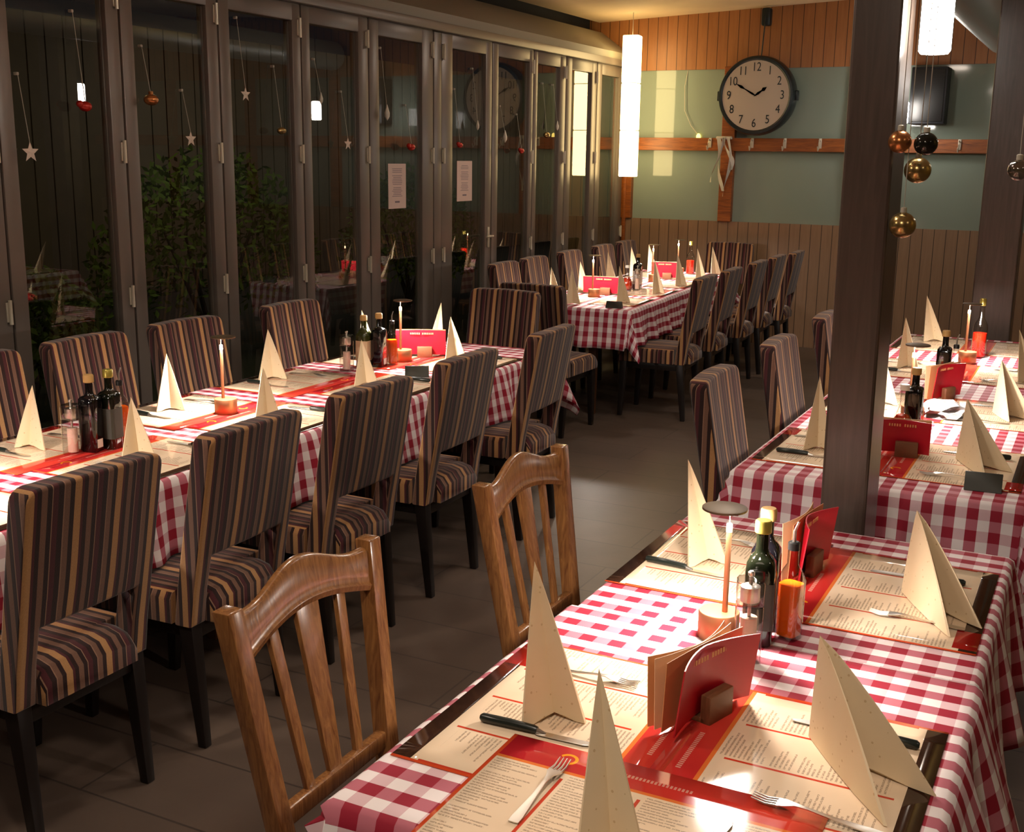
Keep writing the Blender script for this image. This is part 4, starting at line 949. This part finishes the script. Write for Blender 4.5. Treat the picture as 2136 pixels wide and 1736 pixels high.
tag(finish('hanging_cable', bm, 'whiteorn'), 'thin pale cable hanging down the back wall just left of the dark post', 'cable')

# ================================================================ NOTICES AND WINDOW ORNAMENTS
for i, (y0, y1, z0, z1, lb) in enumerate(((6.82, 7.045, 1.385, 1.688, 'nearer the viewer'), (7.764, 7.998, 1.41, 1.709, 'further back'))):
    t = thing('paper_notice', 'white paper notice with faint print taped to the glass door, ' + lb, 'notice', (XW - .0105, (y0 + y1) / 2, (z0 + z1) / 2), 0, 'paper notices taped to the glass')
    bm = bmesh.new(); box(bm, (.0015, 0, 0), (.001, y1 - y0, z1 - z0)); finish('sheet', bm, 'paper', t, smooth=0)
    bm = bmesh.new(); random.seed(20 + i)
    for k in range(17):
        z = (z1 - z0) / 2 - .035 - k * .0115; 
        if k in (3, 10): continue
        w = .13 * random.uniform(.7, 1); box(bm, (.0022, 0, z), (.0004, w, .0035))
    box(bm, (.0022, 0, -(z1 - z0) / 2 + .045), (.0004, .06, .012)); finish('printed_lines', bm, 'ink', t, smooth=0)
XO = XW + .055
def star(bm, r):
    P = []
    for k in range(10):
        a = PI / 2 + k * PI / 5; q = r if k % 2 == 0 else r * .42; P.append((q * math.cos(a), q * math.sin(a)))
    A = [bm.verts.new((.0, a, b)) for a, b in P]; f = bm.verts.new((.006, 0, 0)); g = bm.verts.new((-.006, 0, 0))
    for k in range(10): bm.faces.new((A[k], A[(k + 1) % 10], f)); bm.faces.new((A[(k + 1) % 10], A[k], g))
ORN = [('star', 3.79, 1.737, .048, 'largest white star, in the leftmost pane'), ('red', 4.126, 1.95, .03, 'red glittering ornament, in the leftmost wide pane'),
       ('copper', 4.556, 2.0, .035, 'copper bauble, in the second wide pane'), ('star', 4.831, 1.814, .042, 'white star low in the second wide pane'),
       ('star', 5.284, 2.063, .042, 'white star high in the third wide pane'), ('gold', 5.594, 1.875, .025, 'small gold ornament in the third wide pane'),
       ('star', 6.26, 1.811, .042, 'pale star in the fourth pane from the left'), ('drop', 5.985, 2.074, .02, 'slim white drop ornament in the fourth pane'),
       ('drop', 6.715, 2.017, .03, 'pale green drop ornament left of the nearer notice'), ('red', 7.017, 1.8, .03, 'red ornament above the nearer paper notice'),
       ('red', 7.695, 1.823, .025, 'red ornament above the further paper notice'), ('drop', 7.966, 1.971, .022, 'pinkish drop above the further notice'),
       ('drop', 8.42, 1.898, .028, 'white drop ornament right of the door handle post'), ('red', 8.713, 1.791, .027, 'red ornament in the pane right of the door handle'),
       ('gold', 9.19, 1.928, .03, 'gold ornament in the third pane from the corner'), ('drop', 9.40, 2.008, .024, 'pink drop in the third pane from the corner')]
for k, y, z, r, lb in ORN:
    cat = {'star': 'star ornament', 'red': 'red ornament', 'copper': 'bauble', 'gold': 'gold ornament', 'drop': 'drop ornament'}[k]
    t = thing(cat.replace(' ', '_'), 'hanging ' + lb, cat, (XO, y, z), 0, 'christmas ornaments hanging at the glass doors')
    bm = bmesh.new()
    if k == 'star': star(bm, r)
    elif k == 'red': sphere(bm, (0, 0, 0), r, (.8, 1.2, .8)); sphere(bm, (0, -r * 1.1, .01), r * .55)
    elif k == 'copper': sphere(bm, (0, 0, 0), r, (1, 1.15, .8)); lathe(bm, [(.012, r * .75), (.012, r * 1.15)], 10)
    elif k == 'gold': sphere(bm, (0, 0, 0), r, (.8, 1.5, .8))
    else: lathe(bm, [(.002, -r * 1.6), (r * .55, -r * .8), (r * .6, 0), (r * .3, r), (.002, r * 1.8)], 12)
    finish('ornament', bm, {'star': 'starwood', 'red': 'redorn', 'copper': 'copperorn', 'gold': 'goldorn', 'drop': 'whiteorn'}[k], t, smooth=30 if k != 'star' else 0)
    top = min(2.47, z + .33 + .1 * math.sin(y * 5)); bm = bmesh.new(); tube(bm, [(0, 0, r * .8), (-.045, 0, top - z)], .0018, 5); box(bm, (-.055, 0, top - z), (.024, .014, .014), .003); finish('thread', bm, 'string', t)
# baubles hanging in front of the right-hand rear table
def bauble(x, y, z, r, mat, label):
    t = thing('glass_bauble', label, 'bauble', (x, y, z), 0, 'baubles hanging beside the dark post')
    bm = bmesh.new(); sphere(bm, (0, 0, 0), r, (1, 1, .97), 24); bl = finish('ball', bm, mat, t, smooth=80)
    bm = bmesh.new(); lathe(bm, [(.008, r * .95), (.008, r * .95 + .012), (.004, r * .95 + .014)], 12); finish('cap', bm, 'hinge', bl)
    bm = bmesh.new(); tube(bm, [(0, 0, r + .01), (0, 0, ceil_z(x) - z)], .0012, 5); finish('thread', bm, 'string', t)
bauble(-.511, 3.225, 1.80, .030, 'copperorn', 'reddish glittering bauble hanging right of the post, upper left of the cluster')
bauble(-.444, 3.21, 1.795, .030, 'darkorn', 'shiny dark bauble hanging right of the post, upper right of the cluster')
bauble(-.470, 3.29, 1.728, .035, 'goldorn', 'smoky gold bauble hanging right of the post, in the middle of the cluster')
bauble(-.492, 3.26, 1.585, .035, 'goldorn', 'smoky gold bauble hanging right of the post, lowest of all')
bauble(-.218, 3.2, 1.733, .026, 'ornglass', 'clear glass bauble hanging at the right edge of the picture')
